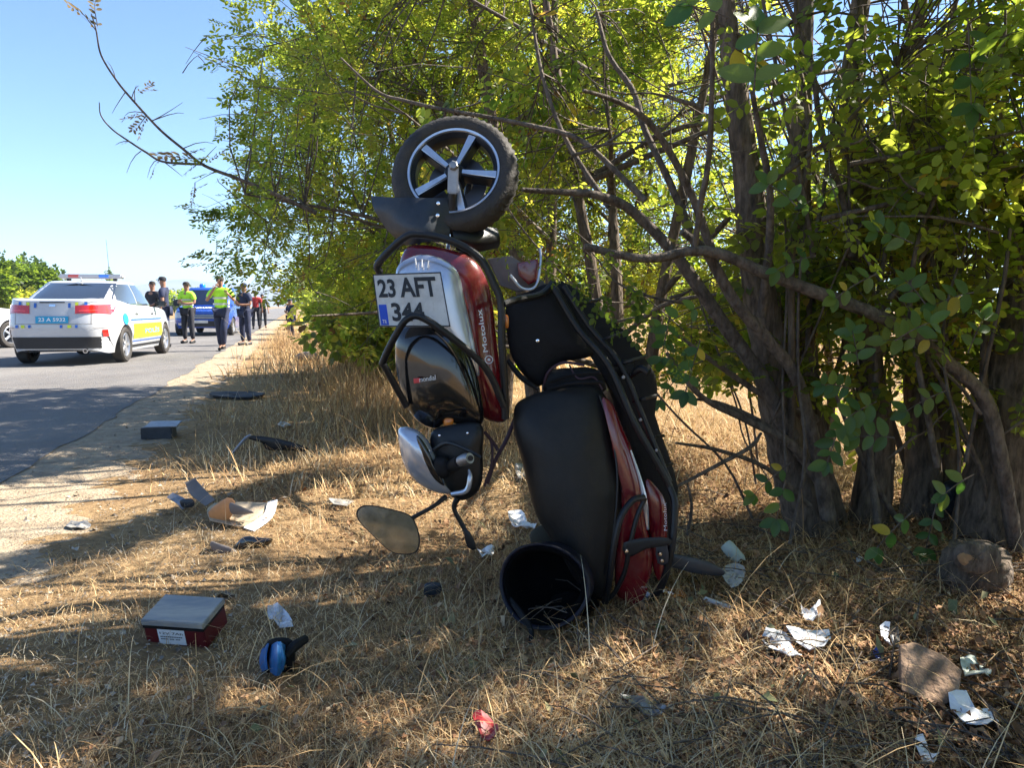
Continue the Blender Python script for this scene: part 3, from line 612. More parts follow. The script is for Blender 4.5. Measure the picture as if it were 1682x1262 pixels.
def car_wheel(root, x, y, r=.325, spokes=5, alloy='alu'):
    s = 1 if y > 0 else -1; w = mk('wheel', *lathe([(0, -.02 * s), (.2, -.02 * s), (.2, -.12 * s)], (x, y, r), (0, 1, 0), 24), M['rimdark'], root)
    mk('tyre', *lathe([(.21, .07 * s), (.24, .095 * s), (.30, .10 * s), (r, .075 * s), (r, -.075 * s), (.30, -.1 * s), (.21, -.09 * s)], (x, y, r), (0, 1, 0), 32), M['rubber'], w)
    mk('rim', *lathe([(.19, .03 * s), (.205, .085 * s), (.215, .08 * s), (.215, .02 * s)], (x, y, r), (0, 1, 0), 32), M[alloy], w)
    mb = MB()
    for k in range(spokes):
        a = 2 * math.pi * k / spokes + .3; q = Matrix.Rotation(a, 3, 'Y'); mb.add([q @ v + Vector((x, y + .06 * s, r)) for v in box((0, 0, .11), (.055, .03, .19), None, .006)[0]], box((0, 0, .11), (.055, .03, .19), None, .006)[1])
    mb.add(*lathe([(0, .085 * s), (.05, .08 * s), (.06, .04 * s)], (x, y, r), (0, 1, 0), 16)); mb.build('spokes', M[alloy], w, kind='stuff')
def make_sedan(name, label, livery, loc, rz):
    root = thing(name, label, 'car', (0, 0, 0)); S = CarShape(top=[(-2.3, 1.10), (-2.0, 1.17), (-1.5, 1.14), (-.8, 1.05), (.9, 1.01), (1.5, .95), (2.0, .85), (2.3, .70)], gb=(-1.88, 1.05), gt=(-.80, .22), gw=(.84, .66), gz=(1.03, 1.51), gn=4.2, n=5.2)
    bd = mk('body', *S.lower(), M['carwhite'], root, sharp=28)
    boolean_cut(bd, [cyl((x, y, .34), (0, 1, 0), .365, .44) for x in (-1.33, 1.36) for y in (-.82, .82)])
    for x in (-1.33, 1.36):
        for y in (-.80, .80): car_wheel(root, x, y)
    mk('cabin', *S.cabin(), M['carwhite'], root, sharp=40)
    mk('rear_window', *S.pane('rear', .22, .91, -.88, .88), M['glass'], root); mk('windscreen', *S.pane('front', .08, .9, -.88, .88), M['glass2'], root)
    for side in ('left', 'right'):
        mk('side_window', *S.pane(side, .10, .88, -.38, .62, sk0=.0, sk1=-.52, nu=12), M['glass2'], root)
        mk('side_window', *S.pane(side, .10, .88, -1.42, -.44, sk0=.52, sk1=.0, nu=12), M['glass2'], root)
        mk('window_trim', *S.pane(side, .055, .095, -1.5, .82, .009, 20, 1), M['chrome'], root)
        sg = 1 if side == 'left' else -1
        mk('wing_mirror', *box((.72, sg * .98, 1.08), (.13, .22, .13), None, .03), M['gloss'] if livery else M['carwhite'], root)
        for x in (-.62, .42): mk('door_handle', *box((x, sg * .905, .90), (.18, .03, .03), None, .008), M['carwhite'], root)
        for x in (-.98, -.42, .70): V, F = S.patch(side, x, x + .006, .32, .98, .003, 1, 8); mk('door_gap', V, F, M['ink'], root)
        V, F = S.patch(side, -1.0, 1.0, .25, .30, .008, 10, 1); mk('sill', V, F, M['trim'], root)
    # rear: lamps, lower bumper, boot lines
    for sg in (1, -1):
        l = mk('tail_light', *S.patch('rear', sg * .36, sg * .835, 0.905, 1.045, .012, 12, 3, .02), M['tail'], root)
        mk('lamp_band', *S.patch('rear', sg * .42, sg * .80, 0.940, 0.965, .016, 10, 1, .02), M['tail2'], l)
        side = 'left' if sg > 0 else 'right'; mk('tail_light', *S.patch(side, -2.17, -1.86, .915, 1.06, .012, 8, 3, -.02), M['tail2'], root)
        mk('reflector', *S.patch('rear', sg * .74, sg * .80, 0.505, 0.625, .01, 2, 2), M['tail'], root)
    for sg in (1, -1): mk('boot_line', *S.patch('rear', sg * .60, sg * .606, .72, 1.06, .004, 1, 6), M['greyplastic'], root); mk('bumper_line', *S.patch('rear', sg * .62, sg * .80, .655, .662, .005, 6, 1), M['greyplastic'], root)
    mk('boot_line', *S.patch('rear', -.62, .62, 0.725, 0.731, .004, 12, 1), M['greyplastic'], root)
    mk('boot_edge', *S.patch('rear', -.80, .80, 1.110, 1.125, .02, 14, 1), M['carwhite'], root)
    V, F = S.patch('rear', -.80, .80, 0.300, 0.500, .014, 14, 3); mk('rear_diffuser', V, F, M['trim'], root)
    mk('exhaust_pipe', *lathe([(.03, 0), (.04, 0), (.04, -.12), (.03, -.12), (.03, 0)], (-2.28, -.5, .26), (-1, 0, 0), 16), M['chrome'], root)
    mk('front_grille', *S.patch('front', -.5, .5, .35, .58, .01, 10, 3), M['trim'], root)
    for sg in (1, -1): mk('headlight', *S.patch('front', sg * .5, sg * .86, .60, .70, .012, 8, 3), M['bar'], root)
    if livery:
        pl = mk('number_plate', *S.patch('rear', -.26, .26, 0.740, 0.860, .02, 6, 2), M['platecyan'], root)
        def rear_text(s, y0, y1, z0, z1, m, par, off):
            V, F = text_geo(s, (0, 0, 0), (1, 0, 0), (0, 1, 0), 0, .02); out = []
            for v in V: z = lerp(z0, z1, v.y); x, y = S.body(0, lerp(y0, y1, v.x), off, 'x', z); out.append((-x, y, z))
            mk('lettering', out, [f[::-1] for f in F], m, par)
        rear_text('23 A 5932', .215, -.215, .77, .835, M['whiteink'], pl, .024)
        for y0, y1, z0, z1, c in ((.50, .545, .90, .985, 'stickb'), (.42, .47, .89, .985, 'whiteink'), (.36, .41, .88, .975, 'sticky'), (.25, .29, .88, .96, 'stickb'), (-.29, -.25, .88, .96, 'stickb'), (-.41, -.36, .88, .975, 'sticky'), (-.545, -.50, .90, .985, 'stickb'),
                                  (.55, .60, .535, .585, 'stickb'), (.44, .50, .535, .585, 'sticky'), (.34, .38, .535, .585, 'stickb'), (-.12, -.16, .535, .585, 'stickb'), (-.24, -.30, .535, .585, 'sticky'), (-.36, -.40, .535, .585, 'stickb')):
            mk('livery_block', *S.patch('rear', y0, y1, z0 + .125, z1 + .125, .008, 2, 2), M[c], root)
        mk('badge', *S.patch('rear', -.05, .05, 1.025, 1.065, .014, 4, 2), M['chrome'], root)
        mk('boot_handle', *S.patch('rear', -.2, .2, 1.090, 1.110, .014, 4, 1), M['ink'], root)
        for side in ('right', 'left'):
            p = mk('livery_panel', *S.patch(side, -.92, .98, .42, .70, .008, 16, 4), M['sticky'], root)
            V, F = text_geo('POLİS', (0, 0, 0), (1, 0, 0), (0, 1, 0), 0, .02); out = []
            for v in V:
                z = lerp(.50, .62, v.y); xx = lerp(-.25, .75, v.x) if side == 'right' else lerp(.75, -.25, v.x); x, y = S.body(xx, 0, .012, 'y', z); out.append((x, -y if side == 'right' else y, z))
            mk('lettering', out, F, M['stickb'], p)
            mk('livery_stripe', *S.patch(side, -1.05, 1.0, .765, .79, .008, 16, 1), M['stickb'], root)
            mk('livery_stripe', *S.patch(side, -.92, 1.0, .36, .38, .008, 16, 1), M['stickb'], root)
            sg = 1 if side == 'left' else -1; V = []
            for k in range(24): z = .80 + .105 * math.sin(k * math.pi / 12); xx = -1.33 + .13 * math.cos(k * math.pi / 12); x, y = S.body(xx, 0, .010, 'y', z); V.append((x, sg * y, z))
            mk('round_badge', V, [tuple(range(24))], M['badge'], root)
        lb = mk('light_bar', *box((-.28, 0, 1.61), (.26, 1.16, .085), None, .03), M['bar'], root)
        for y in (-.35, .35): mk('bar_foot', *box((-.28, y * 1.2, 1.55), (.1, .06, .06), None, .01), M['black'], lb)
        for y, c in ((-.25, 'barblue'), (.30, 'tail')): mk('bar_lens', *box((-.28, y, 1.612), (.265, .22, .06), None, .02), M[c], lb)
        mk('aerial', *tube([(-.78, 0, 1.50), (-.86, 0, 1.55), (-.87, 0, 1.58)], [.02, .012, .008], 8), M['carwhite'], root)
        mk('whip_aerial', *tube([(.1, -.2, 1.53), (.06, -.2, 1.9), (.0, -.2, 2.35)], [.005, .004, .003], 6), M['black'], root)
    root.location = loc; root.rotation_euler.z = rz
    return root
ROADZ = .016
hx, hy = -.17, .985; ang = math.atan2(hy, hx)
make_sedan('police_car', 'white police saloon with blue and yellow markings and a roof light bar', True, (-8.02 + hx * 1.33 - .02, 14.15 + hy * 1.33, ROADZ), ang)
make_sedan('white_car', 'plain white saloon cut off by the left edge, behind the police car', False, (-13.75, 18.2, ROADZ), R(72))
# blue van facing the camera
def make_van():
    root = thing('blue_van', 'dark blue gendarmerie van with a blue beacon facing the camera behind the officers', 'van')
    S = CarShape(L=2.45, Wd=.97, top=[(-2.5, 1.2), (1.0, 1.2), (1.4, 1.12), (2.2, 1.02), (2.5, .90)], bot=[(-2.5, .35), (-2.2, .28), (2.2, .28), (2.5, .34)], n=7, gb=(-2.4, 1.45), gt=(-2.3, .75), gw=(.90, .78), gz=(1.15, 1.90), gn=7)
    bd = mk('body', *S.lower(), M['vanblue'], root, sharp=28); boolean_cut(bd, [cyl((x, y, .36), (0, 1, 0), .39, .44) for x in (-1.5, 1.6) for y in (-.88, .88)])
    for x in (-1.5, 1.6):
        for y in (-.86, .86): car_wheel(root, x, y, .345)
    mk('cabin', *S.cabin(), M['vanblue'], root, sharp=40); mk('windscreen', *S.pane('front', .08, .86, -.88, .88), M['vandark'], root)
    for side in ('left', 'right'):
        for a, b in ((-2.1, -1.2), (-1.1, -.1), (0, .95)): mk('side_window', *S.pane(side, .12, .82, a, b, sk1=-.3 if b > .9 else 0), M['glass2'], root)
        sg = 1 if side == 'left' else -1; mk('wing_mirror', *box((1.15, sg * 1.06, 1.28), (.12, .2, .26), None, .03), M['trim'], root)
    g = mk('front_grille', *S.patch('front', -.48, .48, .66, .84, .012, 10, 3), M['trim'], root)
    for k in range(3): mk('grille_bar', *S.patch('front', -.46, .46, .69 + .05 * k, .705 + .05 * k, .018, 10, 1), M['alu'], g)
    mk('bumper', *S.patch('front', -.90, .90, .36, .58, .02, 14, 3), M['trim'], root)
    mk('front_plate', *S.patch('front', -.25, .25, .50, .60, .035, 4, 2), M['plate'], root)
    for sg in (1, -1): mk('headlight', *S.patch('front', sg * .52, sg * .88, .70, .90, .014, 8, 3), M['bar'], root); mk('fog_lamp', *S.patch('front', sg * .62, sg * .74, .42, .50, .026, 3, 2), M['bar'], root)
    V, F = text_geo('JANDARMA', (2.30, -.42, 1.035), (2.30, .42, 1.035), (1.95, -.42, 1.10), .018, .02); mk('lettering', V, F, M['whiteink'], root)
    mk('beacon', *lathe([(.09, 0), (.11, .02), (.11, .10), (.08, .16), (0, .17)], (.2, .35, 1.90), (0, 0, 1), 20), M['barblue'], root)
    mk('beacon', *lathe([(.09, 0), (.11, .02), (.11, .10), (.08, .16), (0, .17)], (.2, -.35, 1.90), (0, 0, 1), 20), M['barblue'], root)
    root.location = (P(352, 503, 29.0).x, 29.0, ROADZ); root.rotation_euler.z = R(-80); root.scale = (1, 1, .90)
make_van()

# ------------------------------------------------------------------ PEOPLE
def skin_geo(pts, edges, sub=2):
    me = bpy.data.meshes.new('s'); names = list(pts); me.from_pydata([pts[k][0] for k in names], [(names.index(a), names.index(b)) for a, b in edges], [])
    o = bpy.data.objects.new('s', me); COL.objects.link(o); md = o.modifiers.new('s', 'SKIN'); md.use_smooth_shade = True
    for i, k in enumerate(names):
        r = pts[k][1]; r = r if isinstance(r, tuple) else (r, r); me.skin_vertices[0].data[i].radius = r
        me.skin_vertices[0].data[i].use_root = (i == 0)
    sb = o.modifiers.new('u', 'SUBSURF'); sb.levels = sub; sb.render_levels = sub
    n = bpy.data.meshes.new_from_object(o.evaluated_get(bpy.context.evaluated_depsgraph_get()))
    V = [v.co.copy() for v in n.vertices]; F = [tuple(p.vertices) for p in n.polygons]; bpy.data.objects.remove(o); bpy.data.meshes.remove(n); bpy.data.meshes.remove(me)
    return V, F
def person(label, loc, rz, h=1.75, top='navy', bottom='darkcloth', vest=False, cap=None, pose={}, group=None, hair='hair'):
    root = thing('person', label, 'person', (0, 0, 0), group)
    J = dict(pelvis=(0, 0, .96), spine=(0, 0, 1.15), chest=(0, .01, 1.34), neck=(0, .0, 1.49), head=(0, .02, 1.60), crown=(0, .02, 1.70),
             shL=(-.19, 0, 1.42), elL=(-.26, -.03, 1.14), wrL=(-.28, .05, .90), haL=(-.28, .08, .81), shR=(.19, 0, 1.42), elR=(.26, -.03, 1.14), wrR=(.28, .05, .90), haR=(.28, .08, .81),
             hiL=(-.10, 0, .92), knL=(-.12, .02, .50), anL=(-.13, -.02, .09), toL=(-.15, .14, .035), hiR=(.10, 0, .92), knR=(.12, .02, .50), anR=(.13, -.02, .09), toR=(.15, .14, .035))
    J.update(pose); k = h / 1.77
    J = {a: tuple(c * k for c in b) for a, b in J.items()}
    rad = dict(pelvis=(.14, .10), spine=(.13, .095), chest=(.155, .105), neck=.055, head=(.078, .092), crown=(.068, .08), shL=.062, elL=.042, wrL=.03, haL=(.038, .022), hiL=.085, knL=.055, anL=.04, toL=.035)
    for a in ('sh', 'el', 'wr', 'ha', 'hi', 'kn', 'an', 'to'): rad[a + 'R'] = rad[a + 'L']
    sc = lambda r, q=1., e=0.: tuple((x * q + e) * k for x in (r if isinstance(r, tuple) else (r, r)))
    order = ['pelvis', 'spine', 'chest', 'neck', 'head', 'crown'] + [a + s for s in 'LR' for a in ('sh', 'el', 'wr', 'ha')] + [a + s for s in 'LR' for a in ('hi', 'kn', 'an', 'to')]
    E = [('pelvis', 'spine'), ('spine', 'chest'), ('chest', 'neck'), ('neck', 'head'), ('head', 'crown')]
    for s in 'LR': E += [('chest', 'sh' + s), ('sh' + s, 'el' + s), ('el' + s, 'wr' + s), ('wr' + s, 'ha' + s), ('pelvis', 'hi' + s), ('hi' + s, 'kn' + s), ('kn' + s, 'an' + s), ('an' + s, 'to' + s)]
    V, F = skin_geo({a: (J[a], sc(rad[a], .94)) for a in order}, E)
    mb = MB().add(V, F)
    for s in 'LR':                                           # fingers and thumb
        w, hn = Vector(J['wr' + s]), Vector(J['ha' + s]); d = (hn - w).normalized(); sd = d.cross(Vector((0, 1, 0)) if abs(d.y) < .8 else Vector((1, 0, 0))).normalized(); nn = d.cross(sd)
        for q, (o, l) in enumerate(((-.027, .06), (-.009, .075), (.009, .07), (.026, .055))):
            b = hn + sd * o * k; mb.add(*tube([b, b + d * l * .55 * k, b + (d * l * .9 + nn * .015) * k], [.009 * k, .008 * k, .006 * k], 5, 2))
        b = w + d * .04 * k - sd * .03 * k; mb.add(*tube([b, b + (d * .035 - sd * .02) * k, b + (d * .06 - sd * .022 + nn * .01) * k], [.011 * k, .009 * k, .007 * k], 5, 2))
    hc_ = Vector(J['head']); cr = Vector(J['crown']); hm = (hc_ + cr) / 2
    mb.add(*tube([hm + Vector((0, .085, .012)) * k, hm + Vector((0, .105, -.018)) * k, hm + Vector((0, .085, -.025)) * k], [.009 * k, .014 * k, .009 * k], 6, 2))
    for s in (-1, 1): mb.add(*lathe([(.0, .012), (.018, .01), (.022, 0)], hm + Vector((s * .075, 0, -.01)) * k, (s, -.3, 0), 8))
    mb.build('body', M['skin'], root, sharp=80)
    for s in (-1, 1): mk('eye', *lathe([(0, .006), (.008, .004), (.010, 0)], hm + Vector((s * .03, .086, .012)) * k, (0, 1, 0), 8), M['ink'], root)
    mk('mouth', *box(hm + Vector((0, .087, -.055)) * k, (.045 * k, .01, .008)), M['redcloth'], root)
    E2 = [('spine', 'chest'), ('pelvis', 'spine')]; pts = {'spine': (J['spine'], sc(rad['spine'], 1.06, .02)), 'pelvis': (J['pelvis'], sc(rad['pelvis'], 1.03, .018)), 'chest': (J['chest'], sc(rad['chest'], 1.03, .018)), 'nk': (tuple(np.array(J['neck']) - (0, 0, .03)), sc(rad['neck'], 1.2, .01))}
    E2.append(('chest', 'nk'))
    for s in 'LR':
        m = tuple(lerp(np.array(J['sh' + s]), np.array(J['el' + s]), .75)); pts['sh' + s] = (J['sh' + s], sc(rad['shL'], 1.12, .014)); pts['m' + s] = (m, sc(rad['elL'], 1.15, .02)); E2 += [('chest', 'sh' + s), ('sh' + s, 'm' + s)]
    mk('vest' if vest else 'shirt', *skin_geo(pts, E2), M[top], root, sharp=80)
    pts = {'pelvis': (tuple(np.array(J['pelvis']) - (0, 0, .02)), sc(rad['pelvis'], 1.06, .016))}; E3 = []
    for s in 'LR':
        an = tuple(lerp(np.array(J['kn' + s]), np.array(J['an' + s]), .95)); pts['hi' + s] = (J['hi' + s], sc(rad['hiL'], 1.1, .014)); pts['kn' + s] = (J['kn' + s], sc(rad['knL'], 1.1, .022)); pts['an' + s] = (an, sc(rad['anL'], 1., .022)); E3 += [('pelvis', 'hi' + s), ('hi' + s, 'kn' + s), ('kn' + s, 'an' + s)]
    mk('trousers', *skin_geo(pts, E3), M[bottom], root, sharp=80)
    for s in 'LR':
        a, t = Vector(J['an' + s]), Vector(J['to' + s]); mk('shoe', *tube([a + Vector((0, -.06, -.045)) * k, a + Vector((0, 0, -.035)) * k, t], [.04 * k, .048 * k, .036 * k], 8, 3), M['shoe'], root)
    if vest:
        for z in (1.10, 1.24):
            c = lerp(np.array(J['pelvis']), np.array(J['chest']), (z - .96) / .38); mk('reflective_band', *[[Vector((v.x, v.y * .74, v.z)) for v in lathe([(.178 * k, -.022), (.180 * k, .022)], c, (0, 0, 1), 24)[0]], lathe([(.172 * k, -.022), (.174 * k, .022)], c, (0, 0, 1), 24)[1]], M['hivizgrey'], root)
    hp = [(.084, -.01), (.088, .03), (.078, .065), (.045, .088), (0, .094)]
    if cap:
        mk('cap', *lathe([(r * 1.08 * k, z * k) for r, z in hp], hm + Vector((0, 0, .015)) * k, (0, -.1, 1), 16), M[cap], root)
        mk('cap_peak', *tube([hm + Vector((-.06, .085, .03)) * k, hm + Vector((0, .14, .025)) * k, hm + Vector((.06, .085, .03)) * k], [.006, .01, .006], 6, 4), M[cap], root)
    else: mk('hair', *lathe([(r * k, z * k) for r, z in hp], hm + Vector((0, -.012, .012)) * k, (0, -.25, 1), 16), M[hair], root)
    root.location = loc; root.rotation_euler.z = rz
    return root
def gp(px, d): v = P(px, 503, d); return (v.x, v.y, ROADZ)
armsfront = dict(elR=(.25, .06, 1.16), wrR=(.10, .24, 1.20), haR=(.03, .27, 1.21), elL=(-.26, .02, 1.15), wrL=(-.12, .22, 1.14), haL=(-.05, .26, 1.15))
person('hi-viz officer standing with folded arms between the police car and the blue van', gp(308, 21.5), R(165), 1.72, 'hiviz', 'darkcloth', True, 'hair', armsfront)
person('officer in a hi-viz yellow vest walking towards us with one hand raised to the face', gp(363, 17.9), R(-172), 1.74, 'hiviz', 'navy', True, 'olive',
       dict(elR=(.30, .10, 1.17), wrR=(.12, .20, 1.42), haR=(.05, .18, 1.52), elL=(-.31, .0, 1.18), wrL=(-.24, .20, 1.30), haL=(-.18, .22, 1.38), knL=(-.08, .16, .52), anL=(-.05, .10, .12), toL=(-.05, .26, .08), knR=(.07, -.04, .50), anR=(.06, -.10, .10), toR=(.06, .06, .04)))
person('person in a navy shirt and trousers reading papers beside the walking hi-viz officer', gp(402, 20.5), R(150), 1.66, 'navy', 'navy', False, 'navy', armsfront)
person('officer in navy with a cap leaning over the far side of the police car', (P(270, 503, 19.2).x, 19.2, ROADZ), R(100), 1.78, 'navy', 'navy', False, 'darkcloth', dict(elR=(.24, .14, 1.16), wrR=(.2, .34, 1.05), haR=(.2, .42, 1.02)))
person('dark-haired person half hidden behind the capped officer', (P(252, 503, 21.5).x, 21.5, ROADZ), R(160), 1.74, 'darkcloth', 'darkcloth')
person('person in a red top far down the road beyond the navy-shirted officer', (P(420, 503, 34).x, 34, .03), R(20), 1.7, 'redcloth', 'darkcloth')
person('person in black walking far down the road nearest the hedge', (P(431, 503, 36).x, 36, .03), R(200), 1.6, 'darkcloth', 'darkcloth')
person('person in navy standing alone in the dry grass against the hedge', (P(477, 503, 25).x, 25, .0), R(140), 1.30, 'navy', 'navy', False, 'navy', armsfront)

# ------------------------------------------------------------------ DEBRIS on the verge
def onground(px, py, z=0.0): g = G(px, py); g.z = float(gheight(g.x, g.y)) + z; return g
def scrap(name, label, cat, outline, m, lift=.012, curl=.03, th=.004, seed=0, group=None, parent=None, wob=.012):
    """thin crumpled piece lying on the ground; outline in photo pixels, folded and lifted unevenly"""
    rs = random.Random(seed); ol = smooth_closed(outline, 2); cx = np.mean([p[0] for p in ol]); cy = np.mean([p[1] for p in ol]); V = []; F = []; m_ = len(ol)
    S = [1, .8, .55, .25]; curl *= .45; a = rs.uniform(0, 6.28); ph = rs.uniform(0, 6)
    c = G(cx, cy)
    for s in S:
        for p in ol:
            g = G(cx + (p[0] - cx) * s, cy + (p[1] - cy) * s); u = ((g.x - c.x) * math.cos(a) + (g.y - c.y) * math.sin(a)); w = -(g.x - c.x) * math.sin(a) + (g.y - c.y) * math.cos(a)
            g.z = float(gheight(g.x, g.y)) + lift + curl * min(1, (abs(u) / .06) ** 2) + wob * math.sin(u * 90 + ph) * math.cos(w * 70 + ph); V.append(g)
    for i in range(3):
        for k in range(m_): F.append((i * m_ + k, i * m_ + (k + 1) % m_, (i + 1) * m_ + (k + 1) % m_, (i + 1) * m_ + k))
    F.append(tuple(3 * m_ + k for k in range(m_))); L = len(V); V += [v - Vector((0, 0, th)) for v in V]; F += [tuple(i + L for i in f)[::-1] for f in F]
    for k in range(m_): F.append((k, (k + 1) % m_, (k + 1) % m_ + L, k + L)[::-1])
    o = mk(name, V, F, m, parent, sharp=25, cat=None if parent else cat, group=group)
    if not parent: o['label'] = label
    return o
def slab(name, label, cat, outline, m, h, sharp=35, parent=None, group=None, top=1.0, noise=0.):
    """solid lying piece: outline (ground footprint in photo px) raised by h"""
    V = [onground(*p, -.005) for p in outline]; n = len(V); c = sum(V, Vector()) / n
    U = [c + (v - c) * top + Vector((random.uniform(-noise, noise), random.uniform(-noise, noise), h + random.uniform(-noise, noise))) for v in V]
    bm = bmesh.new(); b = [bm.verts.new(v) for v in V]; t = [bm.verts.new(v) for v in U]; bm.faces.new(b[::-1]); bm.faces.new(t)
    for i in range(n): bm.faces.new((b[i], b[(i + 1) % n], t[(i + 1) % n], t[i]))
    bmesh.ops.recalc_face_normals(bm, faces=bm.faces[:]); bmesh.ops.bevel(bm, geom=bm.edges[:], offset=min(.006, h * .2), segments=2, affect='EDGES')
    if noise:
        bmesh.ops.triangulate(bm, faces=bm.faces[:]); bmesh.ops.subdivide_edges(bm, edges=bm.edges[:], cuts=3, use_grid_fill=True)
        for v in bm.verts: v.co += Vector((hnoise(v.co.y * 60, v.co.z * 50), hnoise(v.co.x * 55, v.co.z * 60), hnoise(v.co.x * 50, v.co.y * 60))) * noise * .35
    bm.verts.index_update(); Vv = [v.co.copy() for v in bm.verts]; F = [tuple(v.index for v in f.verts) for f in bm.faces]; bm.free()
    o = mk(name, Vv, F, m, parent, sharp=sharp, cat=None if parent else cat, group=group)
    if not parent: o['label'] = label
    return o
# motorcycle battery: two visible sides and a dusty top
b0 = onground(290, 1060); bt = thing('battery', 'dark red battery with dusty grey top and white sticker lying at lower left', 'battery', b0)
dfar = G(290, 1062).y
q = Matrix.Rotation(R(-9), 3, 'Z') @ Matrix.Rotation(R(14), 3, 'X')
def bb(c, s, bev=.003): V, F = box((0, 0, 0), s, None, bev); o_ = b0 + Vector((0, .075, .052)); return [q @ ((v + Vector(c)) * .87) + o_ for v in V], F
mk('case', *bb((0, 0, -.005), (.235, .15, .085)), M['batteryred'], bt); mk('lid', *bb((0, 0, .048), (.242, .158, .024)), M['dustgrey'], bt)
mk('case_band', *bb((0, -.002, .030), (.238, .154, .014)), M['black'], bt)
stk = mk('sticker', *bb((-.012, -.0765, -.008), (.105, .001, .062), 0), M['whiteink'], bt)
def btxt(s, x0, x1, z0, z1): o_ = b0 + Vector((0, .075, .052)); f = lambda x, z: q @ (Vector((x, -.0785, z)) * .87) + o_; mk('lettering', *text_geo(s, f(x0, z0), f(x1, z0), f(x0, z1), .0003), M['ink'], stk)
btxt('12V 7Ah', -.055, .035, .004, .014); btxt('------------', -.055, .03, -.008, -.004); btxt('----- --- ---', -.055, .02, -.018, -.014)
# small dark box by the asphalt
k0 = onground(258, 722); sb_ = thing('box', 'small black plastic box with an open flap lying on the gravel near the asphalt', 'box', k0); qq = Matrix.Rotation(R(10), 3, 'Z')
V, F = box((0, .06, .05), (.23, .16, .095), None, .006); mk('case', [qq @ v + k0 for v in V], F, M['guard'], sb_)
V, F = box((.03, .09, .108), (.24, .19, .008), Matrix.Rotation(R(6), 3, 'X'), .002); mk('flap', [qq @ v + k0 for v in V], F, M['steel'], sb_)
# black trim piece with a strap
t0 = onground(455, 738); tp = thing('trim_piece', 'long broken black plastic trim with a bent grey strap lying beyond the battery', 'broken trim', t0)
mk('blade', *pillow([(408, 716), (440, 718), (470, 724), (506, 736), (500, 742), (470, 740), (440, 740), (430, 728), (410, 722)], 5.38, .10, .015, .015, n=3), M['black'], tp)
mk('strap', *tube([P(412, 715, 5.38), P(402, 722, 5.38), P(382, 745, 5.36)], [.010, .012, .008], 6), M['steel'], tp)
# broken fairing pile
f0 = onground(392, 868); fp = thing('broken_fairing', 'broken cream fairing piece with an orange lens housing lying in the sunlit straw', 'broken fairing', f0)
def bowl(name, rows, m, par, th=.004): return shell(name, [[tuple(P(*p)) for p in r] for r in rows], m, par, th)
bowl('cream_panel', [[(352, 828, 3.72), (400, 826, 3.78), (458, 828, 3.8)], [(340, 838, 3.62), (395, 850, 3.66), (440, 848, 3.68)], [(345, 856, 3.54), (395, 866, 3.52), (430, 864, 3.56)]], M['cream'], fp)
bowl('panel_edge', [[(440, 826, 3.78), (456, 822, 3.80)], [(432, 848, 3.66), (448, 850, 3.66)], [(400, 868, 3.50), (418, 874, 3.48)]], M['tissue'], fp)
mk('orange_lens', *pillow([(342, 842), (356, 828), (374, 818), (386, 824), (384, 842), (370, 858), (350, 856)], 3.56, .06, .008, .01, n=2), M['orange'], fp)
mk('dark_clip', *pillow([(378, 826), (400, 834), (418, 842), (400, 846), (380, 844)], 3.55, .04, .01, .01), M['greyplastic'], fp)
g0 = onground(325, 835); fl = thing('mud_flap', 'bent grey plastic flap sticking up beside the broken cream fairing', 'broken flap', g0)
bowl('flap', [[(304, 794, 3.9), (320, 786, 3.92)], [(314, 814, 3.85), (336, 804, 3.87)], [(338, 832, 3.8), (354, 822, 3.82)]], M['greyplastic'], fl)
bowl('torn_edge', [[(274, 818, 3.9), (284, 810, 3.92)], [(290, 828, 3.85), (304, 820, 3.88)], [(300, 838, 3.8), (318, 828, 3.82)]], M['steel'], fl)
mk('dark_edge', *pillow([(296, 822), (316, 820), (318, 832), (300, 834)], 3.8, .03, .01, .01), M['guard'], fl)
h0 = onground(398, 918); fq = thing('cracked_cowl', 'cracked black and white body panel lying just below the cream fairing', 'broken panel', h0)
bowl('white_edge', [[(386, 904, 3.2), (392, 918, 3.14)], [(412, 906, 3.2), (414, 919, 3.14)], [(444, 888, 3.28), (448, 901, 3.24)]], M['cream'], fq)
mk('dark_face', *pillow([(386, 898), (402, 882), (430, 884), (448, 886), (440, 896), (412, 906), (392, 908)], 3.24, .06, .02, .01), M['gloss'], fq)
mk('brown_face', *pillow([(346, 890), (362, 894), (384, 902), (392, 914), (374, 914), (350, 906)], 3.18, .05, .01, .01), M['greyplastic'], fq)
# blue and black broken piece
z0 = onground(465, 1110); bp_ = thing('indicator_housing', 'broken blue and black plastic housing standing in grass right of the battery', 'broken plastic', z0)
bowl('blue_face', [[(446, 1062, 2.16), (456, 1056, 2.10), (466, 1060, 2.14)], [(444, 1084, 2.12), (456, 1080, 2.06), (468, 1080, 2.12)], [(446, 1104, 2.10), (456, 1110, 2.07), (464, 1100, 2.10)]], M['blueplastic'], bp_)
bowl('blue_edge', [[(432, 1068, 2.17), (442, 1058, 2.14)], [(428, 1086, 2.14), (438, 1078, 2.10)], [(432, 1104, 2.12), (440, 1100, 2.09)]], M['blueplastic'], bp_)
mk('blue_rib', *tube([P(458, 1056, 2.10), P(462, 1078, 2.08), P(462, 1098, 2.08)], .007, 8), M['blueplastic'], bp_)
mk('black_body', *pillow([(446, 1050), (480, 1052), (484, 1090), (474, 1114), (452, 1116), (434, 1104), (432, 1070)], 2.15, .04, .01, .02), M['matte'], bp_)
mk('black_arm', *tube([P(470, 1078, 2.12), P(484, 1062, 2.14), P(502, 1050, 2.18)], [.012, .016, .013], 8), M['matte'], bp_)
